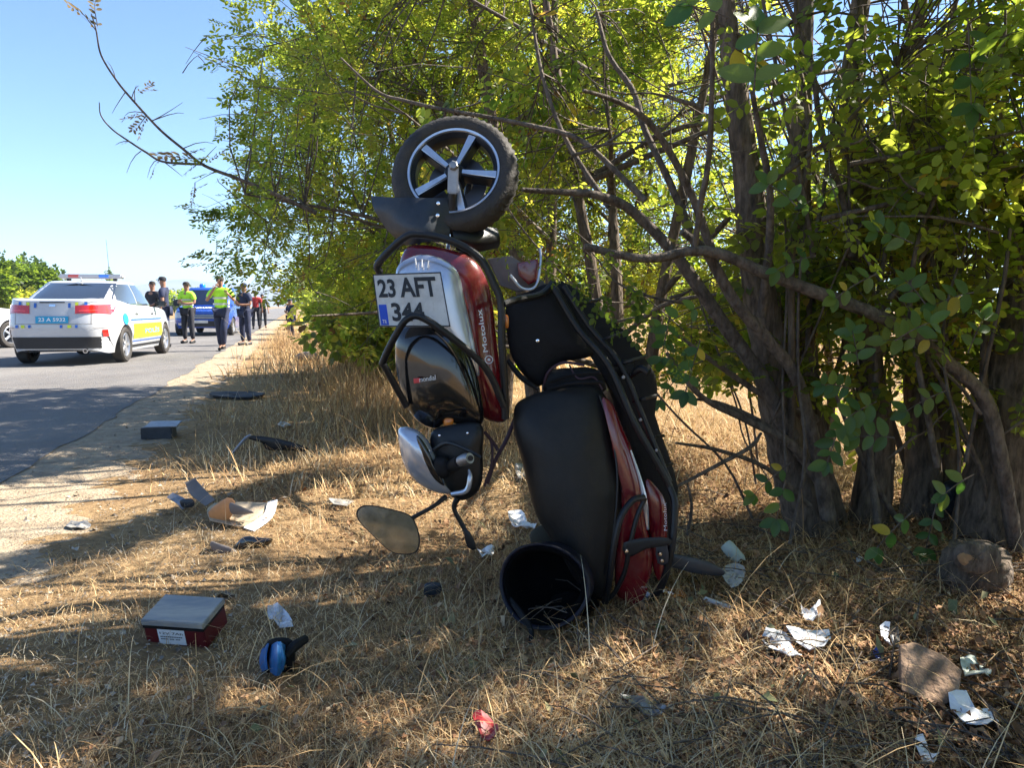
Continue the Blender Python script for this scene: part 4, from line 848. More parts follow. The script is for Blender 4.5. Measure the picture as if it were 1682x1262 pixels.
scrap('plastic_film', 'crumpled clear film scrap lying between the battery and the blue plastic', 'film', [(440, 1002), (456, 1000), (474, 1018), (482, 1032), (460, 1034), (442, 1022)], M['film'], .02, .06, .001, 5)
# rock, slab, papers
def rock(name, label, cat, front, d0, slope, thick, m):
    bm = bmesh.new(); ym = max(p[1] for p in front)
    for x, y in front:
        a = P(x, y, d0 + slope * (ym - y) / 100); a.z = max(a.z, -.02); bm.verts.new(a); c = a + Vector((random.uniform(.03, .06), thick * random.uniform(.8, 1.1), -.02)); c.z = max(-.02, c.z - .02); bm.verts.new(c)
    bmesh.ops.convex_hull(bm, input=bm.verts[:]); bmesh.ops.delete(bm, geom=[v for v in bm.verts if not v.link_faces], context='VERTS')
    bmesh.ops.dissolve_limit(bm, angle_limit=R(5), verts=bm.verts[:], edges=bm.edges[:]); bmesh.ops.bevel(bm, geom=bm.edges[:], offset=.0025, segments=1, affect='EDGES'); bmesh.ops.triangulate(bm, faces=bm.faces[:])
    bmesh.ops.subdivide_edges(bm, edges=[e for e in bm.edges if e.calc_length() > .02], cuts=3, use_grid_fill=True)
    for v in bm.verts: v.co += Vector((hnoise(v.co.y * 40, v.co.z * 45), hnoise(v.co.x * 45, v.co.z * 40), hnoise(v.co.x * 40, v.co.y * 45))) * .0012
    bm.verts.index_update(); V = [v.co.copy() for v in bm.verts]; F = [tuple(v.index for v in f.verts) for f in bm.faces]; bm.free(); return mk(name, V, F, m, cat=cat, label=label, sharp=22)
rock('rock', 'angular brown rock lying in the shade at lower right', 'rock', [(1477, 1060), (1500, 1056), (1550, 1077), (1580, 1102), (1574, 1150), (1545, 1162), (1480, 1134)], 1.90, .12, .10, M['stone'])
slab('stone_slab', 'flat grey-green stone slab cut off by the right edge below the brown rock', 'slab', [(1618, 1182), (1640, 1176), (1690, 1190), (1700, 1232), (1670, 1228)], M['slate'], .025, noise=.004)
PG = 'torn white papers scattered in the shade'
scrap('paper', 'longer lower sheet of the two overlapping white papers left of the rock', 'paper', [(1250, 1070), (1268, 1058), (1290, 1068), (1302, 1088), (1316, 1104), (1296, 1110), (1270, 1102), (1256, 1088)], M['tissue'], .03, .03, .003, 1, PG, wob=.008)
scrap('paper', 'rounded right sheet of the two overlapping white papers left of the rock', 'paper', [(1290, 1062), (1320, 1058), (1360, 1070), (1360, 1088), (1342, 1098), (1316, 1092), (1300, 1078)], M['tissue'], .045, .03, .003, 2, PG, wob=.008)
scrap('paper', 'small heart-shaped white paper above the overlapping pair', 'paper', [(1314, 1020), (1324, 1028), (1330, 1028), (1346, 1018), (1346, 1034), (1334, 1048), (1322, 1040)], M['tissue'], .03, .05, .002, 3, PG)
scrap('paper', 'folded bluish-white paper below the rock near the right edge', 'paper', [(1556, 1166), (1586, 1160), (1602, 1178), (1628, 1178), (1640, 1202), (1620, 1214), (1586, 1208), (1570, 1192)], M['tissue'], .035, .04, .003, 4, PG)
scrap('paper', 'white paper scrap cut off by the bottom edge at lower right', 'paper', [(1498, 1244), (1514, 1238), (1526, 1250), (1542, 1256), (1536, 1270), (1514, 1268)], M['tissue'], .03, .03, .002, 6, PG)
scrap('paper', 'tiny white scrap in front of the tree stump', 'paper', [(1406, 932), (1416, 932), (1414, 942), (1407, 944)], M['tissue'], .03, .02, .002, 7, PG)
scrap('plastic_shard', 'pale greenish shard wedged against the right side of the brown rock', 'shard', [(1576, 1098), (1592, 1094), (1608, 1102), (1628, 1116), (1616, 1124), (1584, 1122)], M['palegreen'], .03, .03, .004, 8)
w0 = onground(1452, 1104); wr = thing('wrapper', 'crumpled blue and white wrapper lying against the left side of the brown rock', 'wrapper', w0)
scrap('blue_foil', None, None, [(1432, 1088), (1446, 1088), (1452, 1104), (1440, 1106)], M['bluefoil'], .03, .05, .002, 9, parent=wr)
scrap('white_foil', None, None, [(1444, 1064), (1460, 1066), (1456, 1082), (1464, 1094), (1452, 1092), (1446, 1078)], M['tissue'], .05, .06, .002, 10, parent=wr)
scrap('dark_foil', None, None, [(1458, 1064), (1474, 1062), (1476, 1092), (1466, 1094)], M['guard'], .045, .05, .002, 11, parent=wr)
c0 = onground(1205, 932); mk('plastic_cup', *[lathe([(.001, .05), (.018, .048), (.026, .03), (.028, -.03), (.024, -.05), (.001, -.052)], c0 + Vector((0, 0, .045)), (.5, -.45, -.55), 20)[0], lathe([(.001, .05), (.018, .048), (.026, .03), (.028, -.03), (.024, -.05), (.001, -.052)], c0, (1, 0, 0), 20)[1]], M['palegreen'], cat='cup', label='small white plastic bottle lying right of the black mudguard blade')
scrap('plastic_bag', 'crumpled translucent bag lying right of the motorcycle tail', 'plastic bag', [(1182, 962), (1196, 948), (1214, 950), (1224, 968), (1212, 984), (1190, 982)], M['film'], .04, .07, .001, 12)
V, F = box((0, 0, 0), (.016, .012, .10), Vector((.72, -.55, -.1)).to_track_quat('Z', 'Y').to_matrix(), .002); s0 = onground(1179, 1005, .03); mk('plastic_stick', [v + s0 for v in V], F, M['tissue'], cat='stick', label='short straight white plastic strip lying below the crumpled translucent bag')
scrap('white_shard', 'crumpled white shard lying in sunlight left of the seat', 'shard', [(834, 850), (856, 850), (866, 862), (880, 868), (878, 876), (856, 874), (842, 866)], M['tissue'], .03, .04, .003, 13)
scrap('white_shard', 'small white scrap lying under the hanging mirror stalks', 'shard', [(784, 916), (800, 906), (812, 908), (808, 920), (792, 926)], M['tissue'], .03, .03, .003, 14)
scrap('grey_shard', 'dull white scrap lying in sunlit grass beyond the seat', 'shard', [(846, 778), (866, 774), (870, 792), (852, 798)], M['dustgrey'], .03, .04, .003, 15)
scrap('red_scrap', 'torn red plastic scrap near the bottom edge of the grass', 'scrap', [(776, 1214), (790, 1212), (812, 1220), (820, 1242), (812, 1258), (794, 1254), (786, 1236)], M['redscrap'], .05, .03, .003, 16)
scrap('grey_shard', 'flat triangular grey shard lying right of the torn red scrap', 'shard', [(1018, 1178), (1056, 1174), (1082, 1186), (1094, 1196), (1072, 1206), (1044, 1194)], M['steel'], .04, .02, .004, 17)
scrap('blue_shard', 'pale blue shard lying under the tail of the motorcycle', 'shard', [(1018, 992), (1048, 986), (1072, 994), (1066, 1006), (1036, 1010)], M['silver'], .03, .02, .004, 18)
scrap('orange_shard', 'broken orange lens lying under the tail of the motorcycle', 'shard', [(1084, 978), (1104, 980), (1128, 990), (1118, 998), (1096, 998)], M['amber'], .03, .03, .004, 19)
mk('black_clip', *pillow([(696, 966), (702, 958), (724, 958), (724, 974), (712, 982), (698, 980)], 2.66, .03, .01, .01), M['guard'], cat='clip', label='small black plastic clip lying in straw below the mirror')
scrap('dark_scrap', 'long dark strip of rubber lying on the shaded verge', 'rubber strip', [(348, 650), (390, 648), (432, 650), (430, 656), (390, 657), (350, 655)], M['matte'], .03, .02, .02, 20)
mk('dark_lump', *pillow([(486, 584), (500, 578), (520, 580), (524, 590), (500, 592), (488, 590)], 13.8, .2, .05, .05), M['greyplastic'], cat='lump', label='dark crumpled lump lying by the hedge in the distance')
mk('bin_bag', *pillow([(1545, 800), (1565, 788), (1590, 796), (1592, 830), (1570, 850), (1548, 840)], 3.62, .2, .06, .05, noise=.01), M['guard'], cat='bag', label='dark plastic bag stuffed behind the trunks at the right')
scrap('white_shard', 'flat whitish scrap lying on the sunlit gravel near the left edge', 'shard', [(108, 866), (130, 860), (150, 864), (140, 872), (116, 872)], M['dustgrey'], .01, .01, .003, 21)
scrap('grey_shard', 'pale thin shard lying on the sunlit verge right of the cream fairing', 'shard', [(540, 826), (560, 824), (582, 830), (570, 836), (548, 834)], M['dustgrey'], .03, .01, .003, 22)
scrap('white_shard', 'small pale scrap lying on the shaded verge beyond the black trim', 'shard', [(455, 702), (468, 699), (478, 704), (466, 708)], M['dustgrey'], .02, .02, .003, 23)

# ------------------------------------------------------------------ VEGETATION
LEAFC = [(0., (.04, .065, .024)), (.35, (.065, .098, .032)), (.7, (.10, .125, .035)), (.90, (.16, .17, .03)), (.95, (.36, .27, .03)), (1., (.2, .11, .05))]
LEAFT = [(0., (.15, .24, .03)), (.35, (.36, .48, .04)), (.7, (.62, .66, .07)), (.90, (.80, .70, .08)), (.95, (.68, .48, .04)), (1., (.36, .18, .06))]
M['leaf'] = ramp_mat('acacia_leaf', LEAFC, .45, .62, LEAFT)
M['leaf_dry'] = ramp_mat('dry_leaf', [(0., (.12, .1, .05)), (.5, (.26, .19, .1)), (1., (.09, .1, .04))], .7, .3, [(0., (.3, .22, .1)), (1., (.4, .3, .15))])
M['leaf_big'] = [mat('broad_leaf_%s' % k, c, .4, var=.2, vscale=14, bump=.15, bscale=60) for k, c in (('deep', (.045, .10, .035)), ('mid', (.075, .14, .04)), ('pale', (.12, .17, .045)), ('yellow', (.42, .33, .04)))]
for m_, tc_ in zip(M['leaf_big'], ((.12, .3, .03), (.22, .42, .04), (.36, .52, .05), (.7, .55, .05))):
    t = m_.node_tree; tr = t.nodes.new('ShaderNodeBsdfTranslucent'); tr.inputs[0].default_value = (*tc_, 1); mx = t.nodes.new('ShaderNodeMixShader'); mx.inputs[0].default_value = .45
    t.links.new(t.nodes['Principled BSDF'].outputs[0], mx.inputs[1]); t.links.new(tr.outputs[0], mx.inputs[2]); t.links.new(mx.outputs[0], t.nodes['Material Output'].inputs['Surface'])
def spray_proto(pairs, lw, seed, ll=.24):
    rs = np.random.default_rng(seed); V = []; Q = []; A = []
    def leaf(o, ang, L, w, tilt):
        pts = np.array([(0, 0, 0), (.32, .5 * w, .05), (.74, .44 * w, .04), (1, 0, -.03), (.74, -.44 * w, .04), (.32, -.5 * w, .05)]) * L
        c, s = math.cos(tilt), math.sin(tilt); pts = pts @ np.array([[1, 0, 0], [0, c, s], [0, -s, c]])
        dz = rs.uniform(-.35, .1); pts[:, 2] += pts[:, 0] * dz; c, s = math.cos(ang), math.sin(ang); pts = pts @ np.array([[c, s, 0], [-s, c, 0], [0, 0, 1]]) + o
        n = len(V); V.extend(pts.tolist()); Q.extend([(n, n + 1, n + 2, n + 3), (n, n + 3, n + 4, n + 5)]); A.extend([rs.normal(0, .09)] * 6)
    for i in range(pairs):
        x = .14 + .78 * (i + rs.uniform(-.15, .15)) / max(1, pairs - 1); z = -.16 * x * x
        for s in (1, -1):
            if rs.random() < .06: continue
            leaf(np.array((x, .01 * s, z)), s * rs.uniform(.9, 1.25), ll * rs.uniform(.8, 1.15), lw, rs.uniform(-.5, .5))
    leaf(np.array((.95, 0, -.15)), rs.uniform(-.2, .2), ll, lw, 0)
    n = len(V); V.extend([(0, -.006, 0), (0, .006, 0), (.97, .004, -.16), (.97, -.004, -.16)]); Q.append((n, n + 1, n + 2, n + 3)); A.extend([-.2] * 4)
    return np.array(V), np.array(Q), np.array(A)
PRO = {'fine': [spray_proto(6, .44, s, .23) for s in (1, 2, 3)], 'round': [spray_proto(4, .62, s, .30) for s in (4, 5, 6)], 'coarse': [spray_proto(3, .6, s, .42) for s in (7, 8, 9)]}
def sprays(pos, dirs, size, kind, v0):
    """one array of leaf quads for all sprays"""
    n = len(pos); pos = np.asarray(pos); d = dirs / np.linalg.norm(dirs, axis=1, keepdims=True)
    up = np.tile([0, 0, 1.], (n, 1)) + RNG.normal(0, .45, (n, 3)); y = np.cross(up, d); y /= np.linalg.norm(y, axis=1, keepdims=True) + 1e-9; z = np.cross(d, y)
    VV = []; QQ = []; AA = []; off = 0; which = RNG.integers(0, 3, n)
    for k in range(3):
        s = which == k; V, Q, A = PRO[kind][k]
        if not s.any(): continue
        Rm = np.stack([d[s], y[s], z[s]], 1) * size[s][:, None, None]          # rows
        W_ = np.einsum('vi,nij->nvj', V, Rm) + pos[s][:, None, :]
        m = s.sum(); VV.append(W_.reshape(-1, 3)); QQ.append((Q[None] + (np.arange(m) * len(V))[:, None, None]).reshape(-1, 4) + off); off += m * len(V)
        AA.append((v0[s][:, None] + A[None]).ravel())
    return np.concatenate(VV), np.concatenate(QQ), np.clip(np.concatenate(AA), 0, 1)

# where the photograph shows sky, road, motorcycle or open ground, and the patches of ground the sun reaches
OUTL = [(-900, 345), (0, 340), (60, 326), (100, 332), (130, 372), (180, 392), (205, 345), (235, 395), (280, 392), (300, 375), (330, 385), (345, 285), (380, 300), (430, 300), (460, 350), (480, 385), (520, 430), (545, 462), (560, 520), (600, 560), (640, 600)]
MOTO = [(585, 200), (640, 185), (860, 190), (880, 380), (940, 440), (1020, 500), (1100, 620), (1135, 800), (1120, 990), (1000, 1080), (820, 1080), (800, 900), (640, 920), (570, 900), (590, 700)]
def inpoly(x, y, poly):
    r = np.zeros(len(x), bool); n = len(poly)
    for i in range(n):
        x1, y1 = poly[i]; x2, y2 = poly[(i + 1) % n]
        c = ((y1 > y) != (y2 > y)) & (x < (x2 - x1) * (y - y1) / (y2 - y1 + 1e-12) + x1); r ^= c
    return r
LIT = [[(-500, 850), (0, 800), (175, 768), (400, 778), (560, 735), (680, 720), (690, 770), (480, 775), (280, 842), (0, 925), (-500, 1100)],
       [(-500, 1130), (0, 955), (280, 876), (500, 800), (660, 770), (840, 770), (880, 850), (800, 930), (640, 985), (540, 1020), (400, 1010), (300, 1000), (200, 1075), (0, 1090), (-300, 1200)],
       [(-900, 512), (700, 512), (640, 560), (560, 612), (260, 622), (100, 640), (-900, 660)],
       [(1100, 1170), (1180, 1120), (1200, 1170), (1130, 1230)], [(560, 1160), (640, 1150), (660, 1190), (600, 1210)], [(640, 1010), (760, 1000), (780, 1060), (690, 1080)],
       [(1090, 640), (1290, 640), (1290, 860), (1110, 890)], [(900, 1080), (1010, 1070), (1060, 1130), (940, 1150)], [(350, 1120), (440, 1110), (430, 1170), (360, 1180)], [(1100, 1020), (1240, 1010), (1230, 1060), (1120, 1060)]]
LITG = [[(G(*p).x, G(*p).y) for p in poly] for poly in LIT]
SD = np.array(sun_dir)
def keep(p, size=.2, lit=1., rnd=None):
    p = np.asarray(p); px, py, f = proj(p); n = len(p); j = RNG.normal(0, 9, n)
    ok = np.ones(n, bool); vis = f > .3
    left = np.interp(py, [q[0] for q in OUTL], [q[1] for q in OUTL]) + j
    ok &= ~(vis & (px < left) & (px > -400) & (py > -400))
    ok &= ~(vis & inpoly(px, py, MOTO) & (f < 3.25))
    ok &= ~(vis & (f < 2.2) & (px > 380) & (px < 1750) & (py < 1300) & (py > -60))           # clear air between the viewer and the tree
    ok &= ~(vis & (px < 900) & (f < 3.3) & (py > -50))
    low = np.interp(px, [400, 560, 640, 760, 1000, 1080, 1120, 1260, 1300, 1700], [540, 585, 600, 590, 620, 640, 640, 650, 780, 830]) + j * 2
    ok &= ~(vis & (py > low) & (px > 300) & (px < 1750))
    ok &= ~(vis & (py > 640) & (py < 900) & (px > 1085) & (px < 1270) & (RNG.random(n) < .9))
    g = p[:, :2] - SD[:2] * (p[:, 2] / SD[2])[:, None]
    for poly in LITG: ok &= ~(inpoly(g[:, 0], g[:, 1], poly) & (RNG.random(n) < lit))  # gaps cut in the crowns along sun rays so these patches come out lit
    ok &= p[:, 2] > .06
    return ok
def blobs(cc, rr, n, shell_=.55):
    u = RNG.normal(0, 1, (n, 3)); u /= np.linalg.norm(u, axis=1, keepdims=True); r = RNG.uniform(0, 1, n) ** (1 / 3.) * (1 - shell_) + shell_ * RNG.uniform(.55, 1, n)
    r *= 1 + .18 * np.sin(u[:, 0] * 5 + cc[0] * 3) * np.cos(u[:, 2] * 4 + cc[1])
    return np.array(cc) + u * r[:, None] * np.array(rr), u
def twigs_mesh(parent, A, B, r0=.005, name='twigs'):
    """thin three-sided curved twigs from A to B, one mesh"""
    n = len(A); T = np.linspace(0, 1, 4); bend = RNG.normal(0, .06, (n, 3)); bend[:, 2] += .05; V = []; ln = np.linalg.norm(B - A, axis=1)
    rings = []
    ax = (B - A) / (ln[:, None] + 1e-9); u = np.cross(ax, RNG.normal(0, 1, (n, 3))); u /= np.linalg.norm(u, axis=1, keepdims=True) + 1e-9; w = np.cross(ax, u)
    for t in T:
        c = A + (B - A) * t + bend * (4 * t * (1 - t)) * ln[:, None]; r = r0 * (1 - .65 * t)
        rings.append(np.stack([c + (u * math.cos(a) + w * math.sin(a)) * r for a in (0, 2.094, 4.189)], 1))
    V = np.stack(rings, 1).reshape(-1, 3); Q = []
    base_ = (np.arange(n) * 12)[:, None]
    for i in range(3):
        for k in range(3): Q.append(base_ + np.array([[i * 3 + k, i * 3 + (k + 1) % 3, (i + 1) * 3 + (k + 1) % 3, (i + 1) * 3 + k]]))
    return bulk(name, V, np.concatenate(Q), M['twig'], parent=parent, kind='stuff', smooth=True)
def foliage(root, cc, rr, nclump, per=9, size=.21, kind='fine', lit=1., anchors=None, name='crown', vshift=0., rad=.32, shell_=.55, tw=.005):
    if not isinstance(cc[0], (tuple, list)): cc, rr = [cc], [rr]
    P_, U_ = [], []
    w = np.array([a * b * c for a, b, c in rr]) ** .8; w = w / w.sum()
    for c, r, q in zip(cc, rr, w): a, u = blobs(c, r, max(3, int(nclump * q)), shell_); P_.append(a); U_.append(u)
    C = np.concatenate(P_); U = np.concatenate(U_); k = keep(C, lit=lit); C, U = C[k], U[k]
    if len(C) == 0: return
    n = len(C); D = U * .7 + RNG.normal(0, .5, (n, 3)); D[:, 2] += .1; D /= np.linalg.norm(D, axis=1, keepdims=True)
    L = rad * RNG.uniform(.7, 1.5, n); A = C - D * L[:, None] * .6; B = C + D * L[:, None]
    if anchors is not None:                                            # reach each clump from the nearest point of a limb
        an = np.asarray(anchors); dd = ((A[:, None, :] - an[None]) ** 2).sum(2); near = an[dd.argmin(1)]; sel = np.sqrt(dd.min(1)) < 1.6
        twigs_mesh(root, near[sel], A[sel], tw * 1.5)
    twigs_mesh(root, A, B, tw)
    t = (np.arange(per) + .5) / per; pos = A[:, None, :] + (B - A)[:, None, :] * t[None, :, None]; v0 = np.repeat(RNG.normal(.42 + vshift, .17, n), per)
    pos = pos.reshape(-1, 3); DD = np.repeat(D, per, 0); side = RNG.normal(0, 1, (len(pos), 3)); side -= DD * (side * DD).sum(1, keepdims=True); side /= np.linalg.norm(side, axis=1, keepdims=True)
    dirs = DD * .55 + side * .9; dirs[:, 2] -= .12; sz = size * RNG.uniform(.7, 1.25, len(pos)); k = keep(pos + dirs * sz[:, None] * .6, lit=lit); pos, dirs, sz, v0 = pos[k], dirs[k], sz[k], v0[k]
    odd = RNG.random(len(v0)); v0 = np.clip(v0 + RNG.normal(0, .07, len(v0)), 0, .80); v0[odd < .035] = .93; v0[(odd > .035) & (odd < .05)] = 1.
    V, Q, A_ = sprays(pos, dirs, sz, kind, v0)
    bulk(name, V, Q, M['leaf'], A_, parent=root, kind='stuff'); return len(Q)
def limb(root, name, pts, r, seg=8, m='bark', rough=.05, n=6): o = mk(name, *tube(pts, r, seg, n, rough), M[m], root, sharp=70); return o
def anchors_of(*paths): return np.array([tuple(q) for p in paths for q in smooth_path([tuple(x) for x in p], 5)])

# --- the three near trees at the right, with stems traced where they stand
def pp(lst, d0, d1=None):
    d1 = d0 if d1 is None else d1; n = len(lst); return [P(x, y, lerp(d0, d1, i / max(1, n - 1))) for i, (x, y) in enumerate(lst)]
b1 = P(1370, 895, 3.42); b1.z = 0
tr1 = thing('acacia_tree', 'forked acacia nearest the motorcycle, its dark stems splitting low above the dry twigs', 'tree', b1)
s1 = pp([(1345, 900), (1310, 800), (1280, 680), (1262, 560), (1240, 420), (1228, 290), (1205, 120), (1180, -120), (1150, -400)], 3.45, 3.3)
s2 = pp([(1375, 900), (1340, 760), (1322, 600), (1318, 450), (1312, 280), (1322, 60), (1330, -300)], 3.6, 3.8)
s3 = pp([(1415, 905), (1440, 760), (1430, 620), (1412, 460), (1408, 300), (1398, 150), (1425, -100), (1440, -400)], 3.6, 3.6)
limb(tr1, 'trunk', s1, [.125, .095, .08, .08, .07, .06, .045, .03, .02], 12, rough=.07)
limb(tr1, 'trunk', s2, [.09, .072, .06, .06, .055, .04, .02], 12, rough=.07)
limb(tr1, 'trunk', s3, [.10, .08, .065, .065, .06, .05, .035, .02], 12, rough=.07)
BR1 = [([(960, 405), (1060, 425), (1160, 412), (1260, 450), (1360, 487), (1450, 522), (1510, 558), (1560, 598), (1618, 658), (1645, 760), (1662, 860), (1676, 935)], 2.95, 3.15, [.014, .017, .020, .024, .026, .026, .026, .028, .03, .03, .03, .028]),
       ([(1120, 380), (1160, 415), (1210, 500), (1262, 560), (1310, 625), (1340, 740), (1360, 850)], 3.0, 3.3, [.014, .02, .024, .027, .026, .028, .035]),
       ([(858, 312), (930, 316), (985, 322), (1040, 348), (1110, 420), (1180, 520), (1250, 620), (1300, 720)], 3.0, 3.35, [.009, .013, .018, .022, .024, .03, .034, .04]),
       ([(1095, 580), (1150, 650), (1225, 690), (1300, 730), (1350, 800)], 3.1, 3.3, [.008, .012, .016, .02, .024]),
       ([(1105, 545), (1180, 600), (1270, 660), (1340, 690)], 3.2, 3.4, [.007, .011, .016, .022]),
       ([(1112, 800), (1168, 770), (1232, 735), (1250, 712)], 2.9, 3.1, [.006, .008, .009, .006]),
       ([(1110, 728), (1180, 740), (1260, 770), (1330, 830)], 3.0, 3.3, [.005, .008, .010, .014]),
       ([(1116, 655), (1180, 662), (1260, 700), (1320, 760)], 3.15, 3.35, [.005, .008, .012, .015]),
       ([(1128, 790), (1136, 830), (1130, 880)], 2.95, 2.95, [.004, .006, .007]),
       ([(1168, -30), (1170, 120), (1164, 260), (1150, 340), (1140, 420)], 2.7, 3.0, [.006, .009, .011, .012, .012]),
       ([(958, 148), (1010, 165), (1060, 195), (1100, 250), (1140, 330), (1175, 430)], 2.8, 3.2, [.006, .009, .012, .014, .016, .02]),
       ([(560, 95), (620, 150), (665, 165), (720, 178), (790, 190), (870, 206), (950, 228), (1010, 280), (1060, 330)], 3.6, 3.2, [.004, .006, .008, .009, .009, .010, .011, .012, .014]),
       ([(980, 20), (1000, 90), (1040, 150), (1060, 215), (1100, 300), (1150, 420)], 3.4, 3.3, [.008, .010, .013, .014, .016, .02]),
       ([(1235, 150), (1250, 230), (1265, 320), (1262, 420), (1250, 520)], 2.9, 3.2, [.008, .013, .015, .017, .02]),
       ([(1262, 300), (1330, 255), (1400, 190), (1470, 110)], 3.0, 3.1, [.012, .009, .007, .005]),
       ([(870, 0), (890, 120), (930, 230), (1000, 340)], 3.5, 3.3, [.006, .008, .01, .013]),
       ([(1290, 0), (1330, 90), (1345, 190), (1362, 260), (1385, 330), (1400, 420)], 3.0, 3.3, [.007, .010, .012, .013, .014, .018])]
anc = [s1, s2, s3]
for lst, d0, d1, r in BR1:
    q = pp(lst, d0, d1); anc.append(q); limb(tr1, 'branch', q, r, 8, 'twig', .08)
b2 = P(1520, 905, 3.7); b2.z = 0
tr2 = thing('acacia_tree', 'middle acacia clump with two straight pollarded stems between the forked and the thick trunks', 'tree', b2)
s4 = pp([(1500, 915), (1515, 800), (1512, 680), (1500, 560), (1485, 430), (1480, 300), (1500, 120), (1530, -150)], 3.75, 3.9)
s5 = pp([(1545, 915), (1550, 760), (1548, 600), (1542, 430), (1540, 300), (1538, 196)], 3.9, 3.9)
limb(tr2, 'trunk', s4, [.12, .09, .075, .068, .065, .05, .035, .02], 12, rough=.07); limb(tr2, 'trunk', s5, [.10, .085, .08, .08, .09, .10], 12, rough=.08)
BR2 = [([(1540, 205), (1550, 140), (1560, 60), (1585, -80)], 3.9, 3.9, [.03, .02, .014, .008]), ([(1530, 210), (1500, 130), (1490, 20), (1460, -120)], 3.9, 3.8, [.03, .02, .013, .008]), ([(1545, 210), (1580, 150), (1600, 60), (1640, -60)], 3.9, 3.8, [.025, .018, .012, .008]),
       ([(1395, 270), (1480, 255), (1560, 240), (1682, 215)], 3.0, 3.0, [.010, .009, .008, .006]), ([(1350, 360), (1480, 330), (1580, 300), (1720, 255)], 3.1, 3.0, [.011, .010, .008, .006]),
       ([(1440, 520), (1500, 440), (1560, 360), (1640, 250)], 3.2, 3.1, [.012, .010, .008, .006]), ([(1490, 880), (1440, 800), (1400, 720), (1370, 640)], 3.4, 3.3, [.014, .012, .010, .007])]
anc2 = [s4, s5]
for lst, d0, d1, r in BR2: q = pp(lst, d0, d1); anc2.append(q); limb(tr2, 'branch', q, r, 8, 'twig', .08)
b3 = P(1665, 930, 3.35); b3.z = 0
tr3 = thing('acacia_tree', 'thick leaning acacia trunk at the right edge of the picture behind the cut stump', 'tree', b3)
s6 = pp([(1630, 950), (1640, 860), (1655, 740), (1672, 600), (1700, 430), (1740, 200), (1780, -100), (1800, -400)], 3.35, 3.5)
limb(tr3, 'trunk', s6, [.22, .175, .155, .14, .12, .10, .06, .03], 14, rough=.06)
s7 = pp([(1690, 950), (1720, 800), (1790, 600), (1850, 300), (1900, -100)], 3.6, 3.9); limb(tr3, 'trunk', s7, [.16, .13, .11, .08, .05], 12, rough=.06)
stp = thing('tree_stump', 'low cut stump with a bare orange patch at the foot of the thick trunk', 'stump', P(1605, 965, 3.05) * 1.0)
sb0 = G(1605, 968)
mk('stump_body', *tube([sb0 + Vector((0, .02, -.05)), sb0 + Vector((0, .02, .03)), sb0 + Vector((0, .01, .10)), sb0 + Vector((0, 0, .145))], [.15, .125, .115, .10], 16, 4, .07), M['bark'], stp, sharp=70)
mk('cut_face', *pillow([(1566, 905), (1580, 892), (1612, 890), (1640, 902), (1644, 925), (1625, 942), (1590, 942), (1568, 926)], sb0.y - .11, .06, .03, .02, noise=.006), M['twig'], stp)
mk('bare_patch', *pillow([(1572, 914), (1582, 908), (1600, 911), (1606, 920), (1594, 924), (1584, 930), (1576, 924)], sb0.y - .135, .01, .006, .002, n=2), M['cutwood'], stp)
foliage(tr1, [(1.0, 3.9, 2.6), (.3, 3.9, 1.9), (1.6, 3.3, 2.5), (.9, 4.2, 1.2), (.95, 3.8, 1.0)], [(1.5, 1.0, 1.3), (1.1, .7, 1.0), (.9, .9, 1.2), (.9, .6, .7), (.7, .5, .45)], 680, 9, .165, 'round', 1., anchors_of(*anc), tw=.0035, vshift=.05)
foliage(tr2, [(2.0, 4.1, 2.4), (2.0, 3.9, 1.2)], [(1.2, 1.2, 1.5), (.9, .9, .8)], 270, 9, .165, 'round', .9, anchors_of(*anc2), tw=.0035, vshift=.12)
foliage(tr3, [(2.7, 3.6, 2.8), (2.5, 4.2, 1.3)], [(1.3, 1.2, 1.5), (.9, .8, .9)], 140, 9, .165, 'round', .9, anchors_of(s6, s7), tw=.0035, vshift=.12)
foliage(tr1, [(.9, 4.4, 1.8), (1.3, 4.3, 2.4)], [(1.2, .6, 1.2), (1.0, .6, 1.1)], 330, 9, .165, 'fine', 1., anchors_of(*anc), tw=.003, vshift=.2)
foliage(tr2, [(1.75, 3.6, 1.05), (1.45, 3.4, 1.6)], [(.8, .45, .5), (.8, .4, .6)], 110, 7, .15, 'round', .3, None, tw=.003, vshift=.05, rad=.22)
foliage(tr1, [(.85, 4.9, 1.0), (1.3, 4.6, 1.5), (.6, 4.6, 1.7)], [(1.1, .5, .55), (.9, .5, .6), (.8, .5, .7)], 330, 9, .15, 'fine', .9, None, tw=.003, vshift=.22)
# the thicket of thin stems between the trunks
rt = random.Random(21)
for k in range(64):
    bx = rt.uniform(1230, 1700); d = rt.uniform(3.0, 4.6); p0 = P(bx, 890, d); p0.z = rt.uniform(.0, .5) if k % 3 else rt.uniform(.5, 1.4); lean = rt.gauss(-.10, .35); q = [p0]; c = p0.copy(); L = rt.uniform(.25, .42)
    for i in range(7): c = c + Vector((lean * L + rt.gauss(0, .035), rt.gauss(0, .04), L * math.sqrt(max(.1, 1 - lean * lean)))); lean += rt.gauss(0, .10); q.append(c.copy())
    r0 = rt.choice((.006, .008, .010, .013, .018)); q = [v for v in q if keep(np.array([tuple(v)]), lit=0)[0] or v.y > 2.9]
    if len(q) > 3: limb(tr1 if bx < 1400 else tr2 if bx < 1560 else tr3, 'stem', q, [lerp(r0, .003, i / (len(q) - 1)) for i in range(len(q))], 6, 'bark' if rt.random() < .35 else 'twig', .08, 4)
